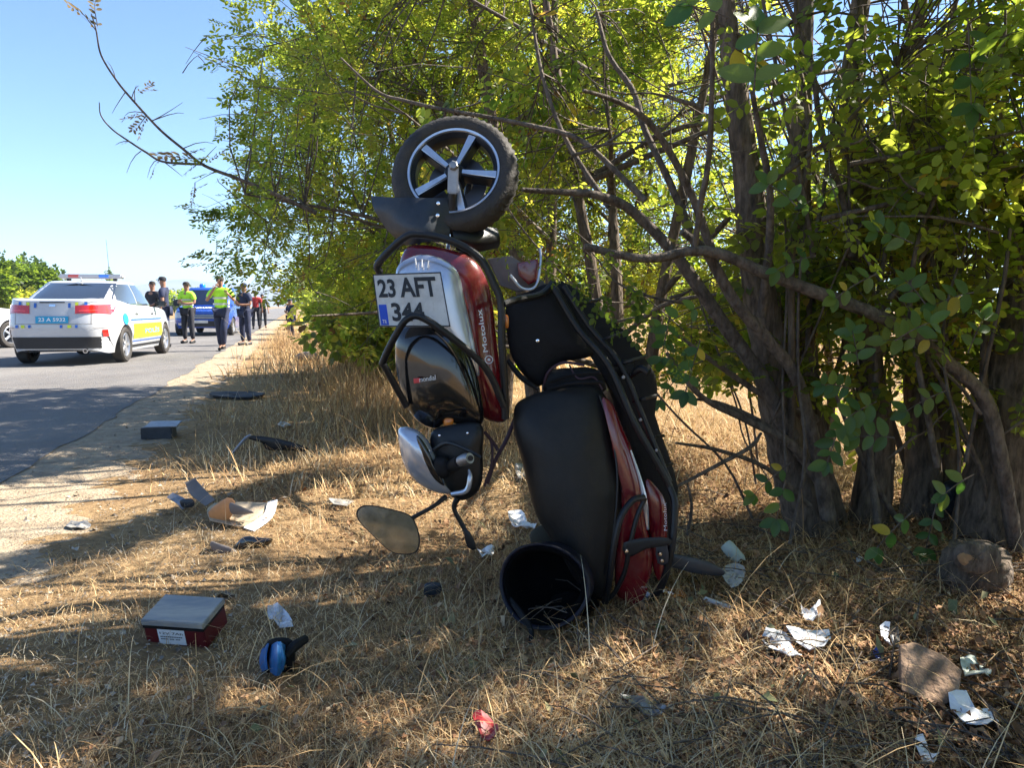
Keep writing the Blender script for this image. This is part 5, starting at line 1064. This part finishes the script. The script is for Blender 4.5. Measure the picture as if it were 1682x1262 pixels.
for k in range(60):
    x0 = rt.uniform(900, 1680); y0 = rt.uniform(30, 760); d = rt.uniform(2.9, 4.2); a = rt.choice((rt.gauss(-155, 22), rt.gauss(150, 25), rt.gauss(35, 20))); L = rt.uniform(120, 330); q = []
    for i in range(6): q.append(P(x0, y0, d)); x0 += L / 5 * math.cos(R(a)); y0 -= L / 5 * math.sin(R(a)); a += rt.gauss(0, 13)
    if all(keep(np.array([tuple(v)]), lit=0)[0] for v in q): limb(tr1 if x0 < 1350 else tr2, 'branch', q, [lerp(rt.choice((.004, .006, .009)), .002, i / 5) for i in range(6)], 5, 'twig', .06, 3)

# --- trees of the hedge behind, and those just outside the frame that shade the foreground
def hedge_tree(x, y, h, rx, label, nclump, size, kind='fine', low=.5, group='acacias of the roadside hedge', nst=3, per=9, lit=1., vshift=0.):
    root = thing('acacia_tree', label, 'tree', (x, y, 0), group); paths = []
    for s in range(nst):
        a = random.uniform(0, 6.28); lx, ly = math.cos(a) * rx * .4, math.sin(a) * rx * .35
        p = [(x + .12 * math.cos(a), y + .12 * math.sin(a), -.05), (x + lx * .25, y + ly * .25, h * .2), (x + lx * .6, y + ly * .6, h * .5), (x + lx, y + ly, h * .88)]
        paths.append(p); limb(root, 'trunk', p, [.062 * h / 5, .045 * h / 5, .028 * h / 5, .008], 8, rough=.08)
        for b in range(4):
            t = random.uniform(.25, .8); q = smooth_path(p, 6); s0 = q[int(t * (len(q) - 1))][:3]; a2 = random.uniform(0, 6.28); L = rx * random.uniform(.6, 1.0)
            e = (s0[0] + math.cos(a2) * L, s0[1] + math.sin(a2) * L, min(h * .95, s0[2] + random.uniform(.1, .9))); mdd = ((s0[0] + e[0]) / 2, (s0[1] + e[1]) / 2, (s0[2] + e[2]) / 2 + random.uniform(-.05, .25))
            if not keep(np.array([e]), lit=0)[0] or not keep(np.array([mdd]), lit=0)[0]: continue
            bp2 = [tuple(s0), mdd, e]; paths.append(bp2); limb(root, 'branch', bp2, [.025 * h / 5, .016 * h / 5, .006], 6, 'twig', .08, 4)
    zc = (h + low) / 2; foliage(root, [(x, y, zc), (x - rx * .35, y - .3, low + (h - low) * .35), (x, y, h * .72)], [(rx, rx * .8, (h - low) / 2), (rx * .8, rx * .6, (h - low) * .33), (rx * .8, rx * .7, h * .3)], nclump, per, size, kind, lit, anchors_of(*paths), vshift=vshift)
    return root
LB = 'leafy hedge acacia %s'
hedge_tree(.75, 5.0, 4.6, 1.9, LB % 'directly behind the raised front wheel', 500, .165, vshift=.2)
ht2 = hedge_tree(.30, 6.3, 5.3, 2.4, LB % 'with bare arching twigs reaching left into the sky', 540, .175, vshift=.17)
hedge_tree(-.2, 7.8, 5.6, 2.6, LB % 'filling the upper middle left, third from the motorcycle', 520, .20, vshift=.17)
hedge_tree(-.8, 9.4, 5.6, 2.5, LB % 'hanging lowest over the verge at left', 480, .24, low=.9, vshift=.12)
hedge_tree(.9, 7.4, 4.2, 1.6, LB % 'deeper in the hedge behind the leg shield', 240, .20)
hedge_tree(2.4, 5.6, 2.4, 1.3, LB % 'low and bushy between the motorcycle and the forked trunk', 150, .22, 'fine', vshift=.15, low=.3)
hedge_tree(3.6, 4.6, 3.2, 1.7, LB % 'far back behind the thick trunk', 40, .22, 'round')
hedge_tree(3.9, 3.0, 3.8, 1.8, LB % 'at the far right, partly beyond the frame', 60, .22, 'round', lit=.8)
hedge_tree(2.9, 1.6, 4.8, 1.7, 'leafy acacia standing right of the viewer, shading the foreground', 120, .25, 'round', lit=.85)
hedge_tree(3.4, .1, 4.8, 1.8, 'leafy acacia just behind the viewer on the right', 115, .27, 'round', lit=.85)
hedge_tree(3.8, -1.8, 4.8, 1.9, 'leafy acacia farther behind the viewer on the right', 95, .28, 'round', lit=.85)
for k, (y, h) in enumerate(((11.6, 2.3), (14, 2.2), (17, 2.4), (20.5, 2.3), (24.5, 2.6), (29, 3.0), (35, 3.4))):
    x = 1.1 - .315 * (y - 3.3)
    r_ = thing('hedge_shrub', 'low green shrub of the roadside hedge %s' % ['just past the tall acacias', 'second beyond the tall acacias', 'third beyond the tall acacias', 'halfway down the verge', 'beside the lone figure in navy', 'behind the lone figure in navy', 'at the far end of the verge'][k], 'shrub', (x, y, 0), 'low shrubs of the hedge')
    p = [(x, y, -.05), (x + .1, y, h * .4), (x - .1, y, h * .8)]; limb(r_, 'trunk', p, [.06, .04, .02], 6)
    foliage(r_, [(x + .3, y, h * .5), (x - .3, y - .3, h * .4)], [(1.5, 1.5, h * .52), (1.1, 1.3, h * .42)], 200, 7, .30 + .008 * y, 'coarse', .85, anchors_of(p), vshift=.12)
# bare arching twigs against the sky
sky1 = pp([(150, 22), (158, 50), (166, 90), (190, 130), (216, 162), (262, 212), (300, 244), (336, 272), (390, 293), (450, 318), (520, 350)], 5.0, 5.6)
sky2 = pp([(163, 168), (166, 190), (184, 212), (212, 232), (240, 250), (270, 266), (336, 270)], 5.0, 5.3)
tb = limb(ht2, 'branch', sky1, [.003, .005, .006, .007, .008, .009, .010, .012, .014, .017, .02], 6, 'twig', .05)
limb(ht2, 'branch', sky2, [.003, .004, .005, .006, .007, .008, .009], 6, 'twig', .05)
A, B = [], []
for a, b in (((158, 50), (117, 5)), ((160, 42), (158, 0)), ((190, 130), (176, 100)), ((216, 162), (228, 140)), ((205, 152), (184, 186)), ((222, 168), (224, 140)), ((236, 185), (205, 190)), ((240, 190), (220, 220)), ((250, 198), (300, 168)), ((250, 198), (302, 186)), ((300, 244), (352, 236)),
             ((212, 232), (190, 238)), ((232, 248), (208, 284)), ((262, 262), (242, 292)), ((270, 266), (300, 290)), ((330, 268), (356, 240)), ((356, 282), (320, 300)), ((320, 300), (316, 330)), ((340, 60), (305, 105)), ((326, 92), (340, 110)), ((300, 120), (330, 88)), ((440, 60), (335, 80)), ((516, 360), (420, 392)), ((430, 395), (500, 470)), ((520, 480), (600, 520))):
    A.append(tuple(P(*a, 5.1))); B.append(tuple(P(*b, 5.1)))
twigs_mesh(ht2, np.array(A), np.array(B), .004)
def hand_sprays(root, lst, d, size, kind='fine', m='leaf', v=.4, spread=.1):
    pos = []; dr = []; sz = []
    for (x, y, ax_, ay_) in lst: a = P(x, y, d); b = P(x + ax_, y + ay_, d); pos.append(tuple(a)); dr.append(tuple(b - a)); sz.append((b - a).length)
    V, Q, A_ = sprays(np.array(pos), np.array(dr), np.array(sz), kind, np.clip(RNG.normal(v, spread, len(pos)), 0, 1)); bulk('crown', V, Q, M[m], A_, parent=root, kind='stuff')
hand_sprays(ht2, [(157, 45, -40, -44), (160, 46, -3, -50), (226, 152, 22, -18), (228, 150, 26, -6), (238, 188, -38, 2), (242, 190, -24, 24), (240, 194, -16, 30), (212, 232, -10, 6), (330, 262, -70, -16), (320, 262, -50, -8), (300, 255, 30, -14), (326, 268, -24, 14), (316, 268, -30, -2), (262, 262, -18, 26), (320, 304, -8, 28), (340, 268, 24, -22), (345, 300, -26, 8)], 5.1, None, 'fine', 'leaf_dry', .4, .25)
hand_sprays(ht2, [(345, 262, -52, -8), (350, 258, -40, 6), (330, 266, -40, -6), (360, 282, -40, 4)], 5.1, None, 'fine', 'leaf', .6, .1)
# feathery sprays at the hedge's left outline
fs = []
for (x, y) in ((400, 190), (390, 200), (395, 215), (410, 178), (380, 345), (370, 360), (350, 350), (340, 342), (330, 355), (390, 350), (380, 430), (360, 425), (345, 420), (375, 440), (390, 15), (385, 40), (375, 62), (380, 85), (390, 110), (400, 130), (410, 150), (420, 230), (410, 330)):
    for k in range(4): fs.append((x + random.uniform(-10, 60), y + random.uniform(-14, 14), random.uniform(-52, -24), random.uniform(-18, 26)))
hand_sprays(ht2, fs, 6.2, None, 'fine', 'leaf', .55, .12)

# --- single broad leaves on sprigs in front of the trunks: each one an object
def leaf_mesh():
    pts = []; n = 7
    for i in range(n):
        t = i / (n - 1); w = .34 * math.sin(math.pi * min(1, t * .93 + .035)) ** .7 * (1 - .25 * t)
        for s, zz in ((-1, .05), (-.5, .02), (0, 0), (.5, .02), (1, .05)): pts.append((t, s * w, zz * (w / .3) - .10 * t * t))
    F = [(i * 5 + j, i * 5 + j + 1, (i + 1) * 5 + j + 1, (i + 1) * 5 + j) for i in range(n - 1) for j in range(4)]
    out = []
    for m_ in M['leaf_big']:
        me = bpy.data.meshes.new('leaf'); me.from_pydata(pts, [], F); me.materials.append(m_); me.polygons.foreach_set('use_smooth', [True] * len(F)); me.update(); out.append(me)
    return out
LM = leaf_mesh(); NLEAF = 0; rl = random.Random(11)
def sprig(root, x, y, d, ang, L, n, sz, yel=.05, tone=None):
    """pinnate sprig: a thin stem starting at photo pixel x,y running at angle ang (deg, 0 = right, 90 = up) with n pairs of leaves"""
    global NLEAF
    a = P(x, y, d); org = ORG[root]; rt, up = Vector((1, 0, 0)), Vector((0, 0, 1)); f = Vector((0, -1, 0))
    dr = (rt * math.cos(R(ang)) + up * math.sin(R(ang)) + f * rl.uniform(-.3, .3)).normalized(); bend = Vector((0, 0, -.18)) * L
    pts = [a + dr * L * t + bend * t * t for t in (0, .33, .66, 1)]; mk('leaf_stalk', *tube(pts, [.0028, .0024, .002, .0012], 5, 3), M['twig'], root)
    side = dr.cross(f).normalized()
    for i in range(n):
        t = (i + .7) / n; c = a + dr * L * t + bend * t * t
        for s in ((1, -1) if i < n - 1 else (1, -1, 0)):
            if s and rl.random() < .1: continue
            ld = (side * s * .9 + dr * (.45 if s else 1) + f * rl.uniform(-.35, .45) + up * rl.uniform(-.25, .05)).normalized()
            nn = (f + up * rl.uniform(.1, .9) + side * rl.uniform(-.4, .4)); nn = (nn - ld * nn.dot(ld)).normalized(); yy = nn.cross(ld); q = sz * rl.uniform(.75, 1.15)
            k = 3 if rl.random() < yel else (tone if tone is not None and rl.random() < .7 else rl.choice((0, 1, 1, 2)))
            o = bpy.data.objects.new('leaf', LM[k]); COL.objects.link(o); o.parent = root
            o.matrix_local = Matrix.Translation(c - org) @ Matrix((ld, yy, nn)).transposed().to_4x4() @ Matrix.Diagonal((q, q, q, 1)); NLEAF += 1
# the big near sprig at the top and the sprigs over the trunks
sprig(tr1, 1238, 160, 2.25, 88, .24, 3, .105, .0, 2); sprig(tr1, 1200, 30, 2.5, 150, .16, 2, .085, .1, 2); sprig(tr1, 1190, 70, 2.4, -20, .12, 2, .09, .3, 1)
sprig(tr1, 1590, 30, 2.6, -88, .26, 4, .075, .0, 0)
for (x, y, ang, n, tone) in ((1400, 640, 160, 4, 0), (1440, 660, 200, 4, 1), (1380, 700, 250, 4, 0), (1300, 760, 215, 3, 0), (1290, 790, 260, 3, 0), (1410, 600, 100, 4, 1), (1470, 560, 40, 3, 1), (1540, 560, 170, 4, 2), (1560, 640, 200, 4, 1), (1590, 580, 80, 3, 1), (1520, 500, 120, 3, 1), (1600, 480, 190, 4, 2), (1440, 450, 200, 4, 2), (1500, 400, 150, 3, 1),
                             (1340, 420, 190, 3, 1), (1310, 340, 130, 3, 1), (1390, 300, 200, 3, 1), (1460, 350, 60, 3, 2), (1540, 820, 250, 4, 0), (1500, 840, 220, 3, 0), (1150, 560, 250, 4, 0), (1130, 600, 230, 3, 0), (1160, 500, 200, 3, 1), (1100, 520, 260, 3, 0), (1600, 780, 200, 2, 2), (1470, 720, 170, 3, 1)):
    if NLEAF < 282: sprig(tr1 if x < 1460 else tr2, x, y, rl.uniform(2.75, 3.05), ang, rl.uniform(.14, .2), n, rl.uniform(.058, .072), .05, tone)
# leaves hanging beside the motorcycle
hs = [(x + random.uniform(-12, 12), y + random.uniform(-10, 10), random.uniform(-30, 30), random.uniform(10, 50)) for x, y in ((940, 420), (955, 440), (970, 470), (985, 500), (930, 400), (960, 400), (1000, 480), (1015, 530), (830, 380), (840, 395), (1060, 480), (1080, 500), (1040, 470), (1120, 560), (1130, 610), (1100, 540), (905, 430), (1000, 420)) for _ in range(3)]
hand_sprays(tr1, hs, 2.5, None, 'round', 'leaf', .3, .12)

# --- distant vegetation at the left
def far_tree(name, label, x, y, h, rx, n, size, tr_h=.3, vs=0., cat='tree'):
    r_ = thing(name, label, cat, (x, y, 0)); p = [(x, y, -.1), (x + .1, y, h * .3), (x, y, h * .6)]; limb(r_, 'trunk', p, [.16 * h / 4, .12 * h / 4, .05 * h / 4], 8)
    cs = [(x, y, h * .56), (x - rx * .4, y - rx * .3, h * .5), (x + rx * .35, y - rx * .2, h * .52)]; rs_ = [(rx, rx, h * .42), (rx * .6, rx * .6, h * .34), (rx * .62, rx * .6, h * .34)]
    P_ = np.concatenate([blobs(c, q, n // 3, .7)[0] for c, q in zip(cs, rs_)]); D = P_ - np.array((x, y, h * .4)); D += RNG.normal(0, .3 * rx, D.shape)
    v0 = np.clip(RNG.normal(.45 + vs, .14, len(P_)), 0, .8); V, Q, A_ = sprays(P_, D, np.full(len(P_), size) * RNG.uniform(.7, 1.3, len(P_)), 'coarse', v0); bulk('crown', V, Q, M['leaf'], A_, parent=r_, kind='stuff')
at = lambda px, d: (P(px, 503, d).x, d)
far_tree('round_tree', 'round dense green tree standing beyond the police car at left', *at(52, 46), 3.75, 1.75, 1500, .45, vs=-.38)
far_tree('bushy_tree', 'pale feathery tree at the extreme left edge of the picture', *at(-14, 40), 3.7, 1.2, 700, .42, vs=-.3)
far_tree('reddish_shrub', 'low brownish shrub under the round tree', *at(50, 43), 2.1, .8, 300, .3, vs=.45, cat='shrub')
far_tree('cypress', 'small dark pointed tree far away above the police car', *at(181, 190), 10.5, 1.0, 160, .9, vs=-.25)
for k, (px, d, h, rx) in enumerate(((318, 120, 3.4, 5), (560, 60, 4.5, 4), (700, 45, 4, 3.5), (860, 42, 3.5, 3.2), (1040, 55, 4, 4), (1230, 60, 3.6, 3.4), (1500, 48, 4.4, 3.8))):
    far_tree('field_tree', 'distant green tree in the field %s' % ['behind the blue van', 'behind the far shrubs', 'seen through the hedge left of the wheel', 'seen through the hedge behind the wheel', 'seen through the hedge right of the leg shield', 'seen between limbs and ground', 'seen between the two clumps'][k], *at(px, d), h, rx, 500, .55 + d * .004, vs=-.15)

# ------------------------------------------------------------------ GRASS, STRAW AND LITTER
def scatter(dmin, dmax, n, side=1.25):
    """random ground points, thinning with distance"""
    d = dmin * (dmax / dmin) ** RNG.random(n); half = .70 * d * side + .3; x = RNG.uniform(-1, 1, n) * half; return x, d
def blades(name, label, x, y, length, width, lean, v, m, z0=0., seg=3, kind='stuff', cat=None, base=0.):
    n = len(x); a = RNG.uniform(0, 2 * math.pi, n); dx, dy = np.cos(a), np.sin(a); wx, wy = -dy, dx; V = np.zeros((n, (seg + 1) * 2, 3)); g = gheight(x, y) + z0
    for i in range(seg + 1):
        t = i / seg; th = lean * (.5 + .5 * t); r = length * t * np.sin(th); z = g + base + length * t * np.cos(th); w = width * (1 - .8 * t) / 2
        V[:, 2 * i] = np.stack([x + dx * r + wx * w, y + dy * r + wy * w, z], 1); V[:, 2 * i + 1] = np.stack([x + dx * r - wx * w, y + dy * r - wy * w, z], 1)
    b = (np.arange(n) * (seg + 1) * 2)[:, None]; Q = np.concatenate([b + np.array([[2 * i, 2 * i + 1, 2 * i + 3, 2 * i + 2]]) for i in range(seg)])
    return bulk(name, V.reshape(-1, 3), Q, m, np.repeat(v, (seg + 1) * 2), kind=kind, label=label)
STRAW = [(0., (.085, .05, .03)), (.25, (.31, .17, .08)), (.55, (.60, .37, .17)), (.85, (.80, .58, .30)), (1., (.80, .68, .47))]
M['straw'] = ramp_mat('straw', STRAW, .75, .25, [(0., (.2, .12, .06)), (1., (.6, .45, .22))])
M['litter'] = ramp_mat('leaf_litter', [(0., (.06, .035, .02)), (.35, (.22, .11, .055)), (.7, (.42, .24, .12)), (.9, (.55, .4, .24)), (1., (.12, .15, .06))], .8)
M['pebble'] = ramp_mat('pebbles', [(0., (.14, .12, .1)), (.5, (.34, .28, .21)), (1., (.55, .5, .43))], .9)
CLEAR = [[(G(*p).x, G(*p).y) for p in poly] for poly in ([(1465, 1262), (1590, 1262), (1590, 1100), (1465, 1100)], [(830, 1120), (960, 1120), (1000, 990), (830, 990)], [(1240, 1130), (1370, 1130), (1370, 1050), (1240, 1050)], [(1550, 1240), (1650, 1240), (1650, 1160), (1550, 1160)], [(215, 1095), (360, 1095), (360, 1040), (215, 1040)], [(425, 1140), (500, 1140), (500, 1090), (425, 1090)])]
def grass_ok(x, y, lo=.62):
    t = road_t(x, y); edge = lo + .5 * hnoise(x, y, .9)
    for poly in CLEAR: t = np.where(inpoly(x, y, poly) & (RNG.random(len(x)) < .75), -9, t)
    return RNG.random(len(x)) < np.clip((t - edge) / 1.3, 0, 1) * np.clip(.75 + .5 * hnoise(x, y, .8), .15, 1)
for nm, dm, dx_, n, L, Wd_, lean0 in (('near', 1.15, 4.2, 210000, .042, .0019, 1.25), ('mid', 4.2, 11, 95000, .085, .0048, 1.0), ('far', 11, 60, 80000, .22, .014, .7)):
    x, y = scatter(dm, dx_, n); k = grass_ok(x, y); x, y = x[k], y[k]; n2 = len(x)
    ln = L * RNG.lognormal(0, .45, n2) * (1 + .35 * hnoise(x, y, 1.1)); v = np.clip(.66 + .2 * hnoise(x, y, 1.6) + RNG.normal(0, .26, n2), 0, 1)
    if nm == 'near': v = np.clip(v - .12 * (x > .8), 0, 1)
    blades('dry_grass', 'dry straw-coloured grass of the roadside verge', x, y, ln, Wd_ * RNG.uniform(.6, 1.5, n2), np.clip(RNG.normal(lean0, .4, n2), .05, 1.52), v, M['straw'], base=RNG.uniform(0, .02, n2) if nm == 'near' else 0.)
y = RNG.uniform(5.2, 22, 9000); x = 1.2 - .32 * (y - 3.3) - .95 + RNG.normal(0, .45, len(y)) - .01 * y; k = hnoise(x, y, 1.4) > -.25; x, y = x[k], y[k]
blades('dry_undergrowth', 'tall brown dry undergrowth along the foot of the hedge', x, y, .24 * RNG.lognormal(0, .35, len(x)) * (1 + y * .02), .004 + .0006 * y, np.clip(RNG.normal(.75, .35, len(x)), .05, 1.4), np.clip(RNG.normal(.42, .2, len(x)), 0, 1), M['straw'])
# longer stems, many fallen across each other
x, y = scatter(1.1, 7, 5200); k = grass_ok(x, y, .8); x, y = x[k], y[k]; n2 = len(x)
blades('grass_stems', 'long dry grass stems lying and standing across the verge', x, y, .17 * RNG.lognormal(0, .45, n2), .0024 * RNG.uniform(.7, 1.6, n2), np.clip(RNG.normal(1.3, .35, n2), .1, 1.52), np.clip(RNG.normal(.75, .16, n2), 0, 1), M['straw'], seg=5, base=RNG.uniform(.0, .04, n2))
x, y = scatter(11, 45, 26000, 1.2); x = x + 0; k = (x > -.3 * (y - 3.3) + 1.2 - .6) ; x, y = x[k], y[k]
blades('field_grass', 'sunlit dry grass of the field beyond the hedge', x, y, .30 * RNG.lognormal(0, .3, len(x)), .02 * np.ones(len(x)), np.clip(RNG.normal(.6, .3, len(x)), .05, 1.4), np.clip(RNG.normal(.75, .15, len(x)), 0, 1), M['straw'])
def flakes(name, label, x, y, size, v, m, flat=.5, zz=.02, asp=.55):
    n = len(x); a = RNG.uniform(0, 2 * math.pi, n); tl = RNG.normal(0, flat, (n, 2)); u = np.stack([np.cos(a), np.sin(a), tl[:, 0]], 1); w = np.stack([-np.sin(a), np.cos(a), tl[:, 1]], 1) * asp
    c = np.stack([x, y, gheight(x, y) + RNG.uniform(.002, zz, n)], 1); s = size[:, None]; up = np.array([0, 0, 1.]) * s * RNG.uniform(.05, .35, (n, 1))
    V = np.stack([c - u * s * .5, c - w * s * .5 + up, c + u * s * .5, c + w * s * .5 + up, ], 1).reshape(-1, 3); b = (np.arange(n) * 4)[:, None]; Q = np.concatenate([b + np.array([[0, 1, 2]]), b + np.array([[0, 2, 3]])])
    return bulk(name, V, Q, m, np.repeat(v, 4), kind='stuff', label=label)
x, y = scatter(1.1, 6.5, 170000); k = RNG.random(len(x)) < np.clip((road_t(x, y) - 1.2 + .5 * hnoise(x, y, 1.)) / 1.5, 0, 1) * np.where(x > .3, 1, .35); x, y = x[k], y[k]
flakes('leaf_litter', 'brown fallen leaves and bark bits under the trees', x, y, .016 * RNG.lognormal(0, .4, len(x)), np.clip(RNG.normal(.4, .25, len(x)), 0, .93), M['litter'], .5, .035)
x, y = scatter(1.6, 14, 46000); k = (road_t(x, y) > .0) & (road_t(x, y) < 1.5) | (RNG.random(len(x)) < .012); x, y = x[k], y[k]
flakes('gravel_stones', 'loose pale gravel along the asphalt edge', x, y, .0065 * RNG.lognormal(0, .5, len(x)) * (1 + y * .05), RNG.random(len(x)) * .8, M['pebble'], .35, .008, .9)
x, y = scatter(1.1, 4.5, 1500); k = x > .15; x, y = x[k], y[k]; n2 = len(x); a = RNG.uniform(0, 6.28, n2); L = RNG.uniform(.08, .4, n2); z = gheight(x, y) + RNG.uniform(.01, .05, n2)
A = np.stack([x, y, z], 1); B = A + np.stack([np.cos(a) * L, np.sin(a) * L, RNG.normal(0, .03, n2)], 1)
tw_ = twigs_mesh(None, A, B, .0035, 'fallen_twigs'); tw_['label'] = 'fallen dry twigs scattered under the trees'
# a few bare branches on the ground at lower right, and a green weed here and there
for k, (lst, r) in enumerate((([(1230, 1090), (1300, 1120), (1400, 1165), (1520, 1215), (1640, 1240)], [.006, .010, .012, .012, .009]), ([(1480, 1190), (1560, 1215), (1650, 1245), (1720, 1262)], [.010, .012, .013, .012]), ([(1240, 960), (1290, 930), (1340, 915)], [.012, .016, .012]))):
    mk('fallen_branch', *tube([onground(*p, .02) for p in lst], r, 6, 5, .1), M['twig'], cat='branch', label=['long thin grey branch lying from the white papers to the lower right corner', 'thicker dark branch lying at the lower right corner below the slab', 'short dark branch end lying at the foot of the forked acacia'][k])
x, y = scatter(1.2, 4.0, 260); k = (x > -.7); x, y = x[k], y[k]; n2 = len(x)
flakes('green_weeds', 'small green weed leaves among the straw', x, y, .035 * RNG.lognormal(0, .3, n2), RNG.uniform(.96, 1., n2), M['litter'], .8, .06, .5)

# ------------------------------------------------------------------ haze over the plain (the far hills fade to blue)
hm = bpy.data.materials.new('haze'); hm.use_nodes = True; t = hm.node_tree; t.nodes.remove(t.nodes['Principled BSDF'])
pv = t.nodes.new('ShaderNodeVolumePrincipled'); pv.inputs['Density'].default_value = .00035; pv.inputs['Color'].default_value = (.52, .72, .98, 1); pv.inputs['Anisotropy'].default_value = .2
t.links.new(pv.outputs[0], t.nodes['Material Output'].inputs['Volume'])
V, F = box((0, 2400, 41), (13000, 9600, 90)); mk('haze', V, F, hm, kind='stuff', sharp=None)
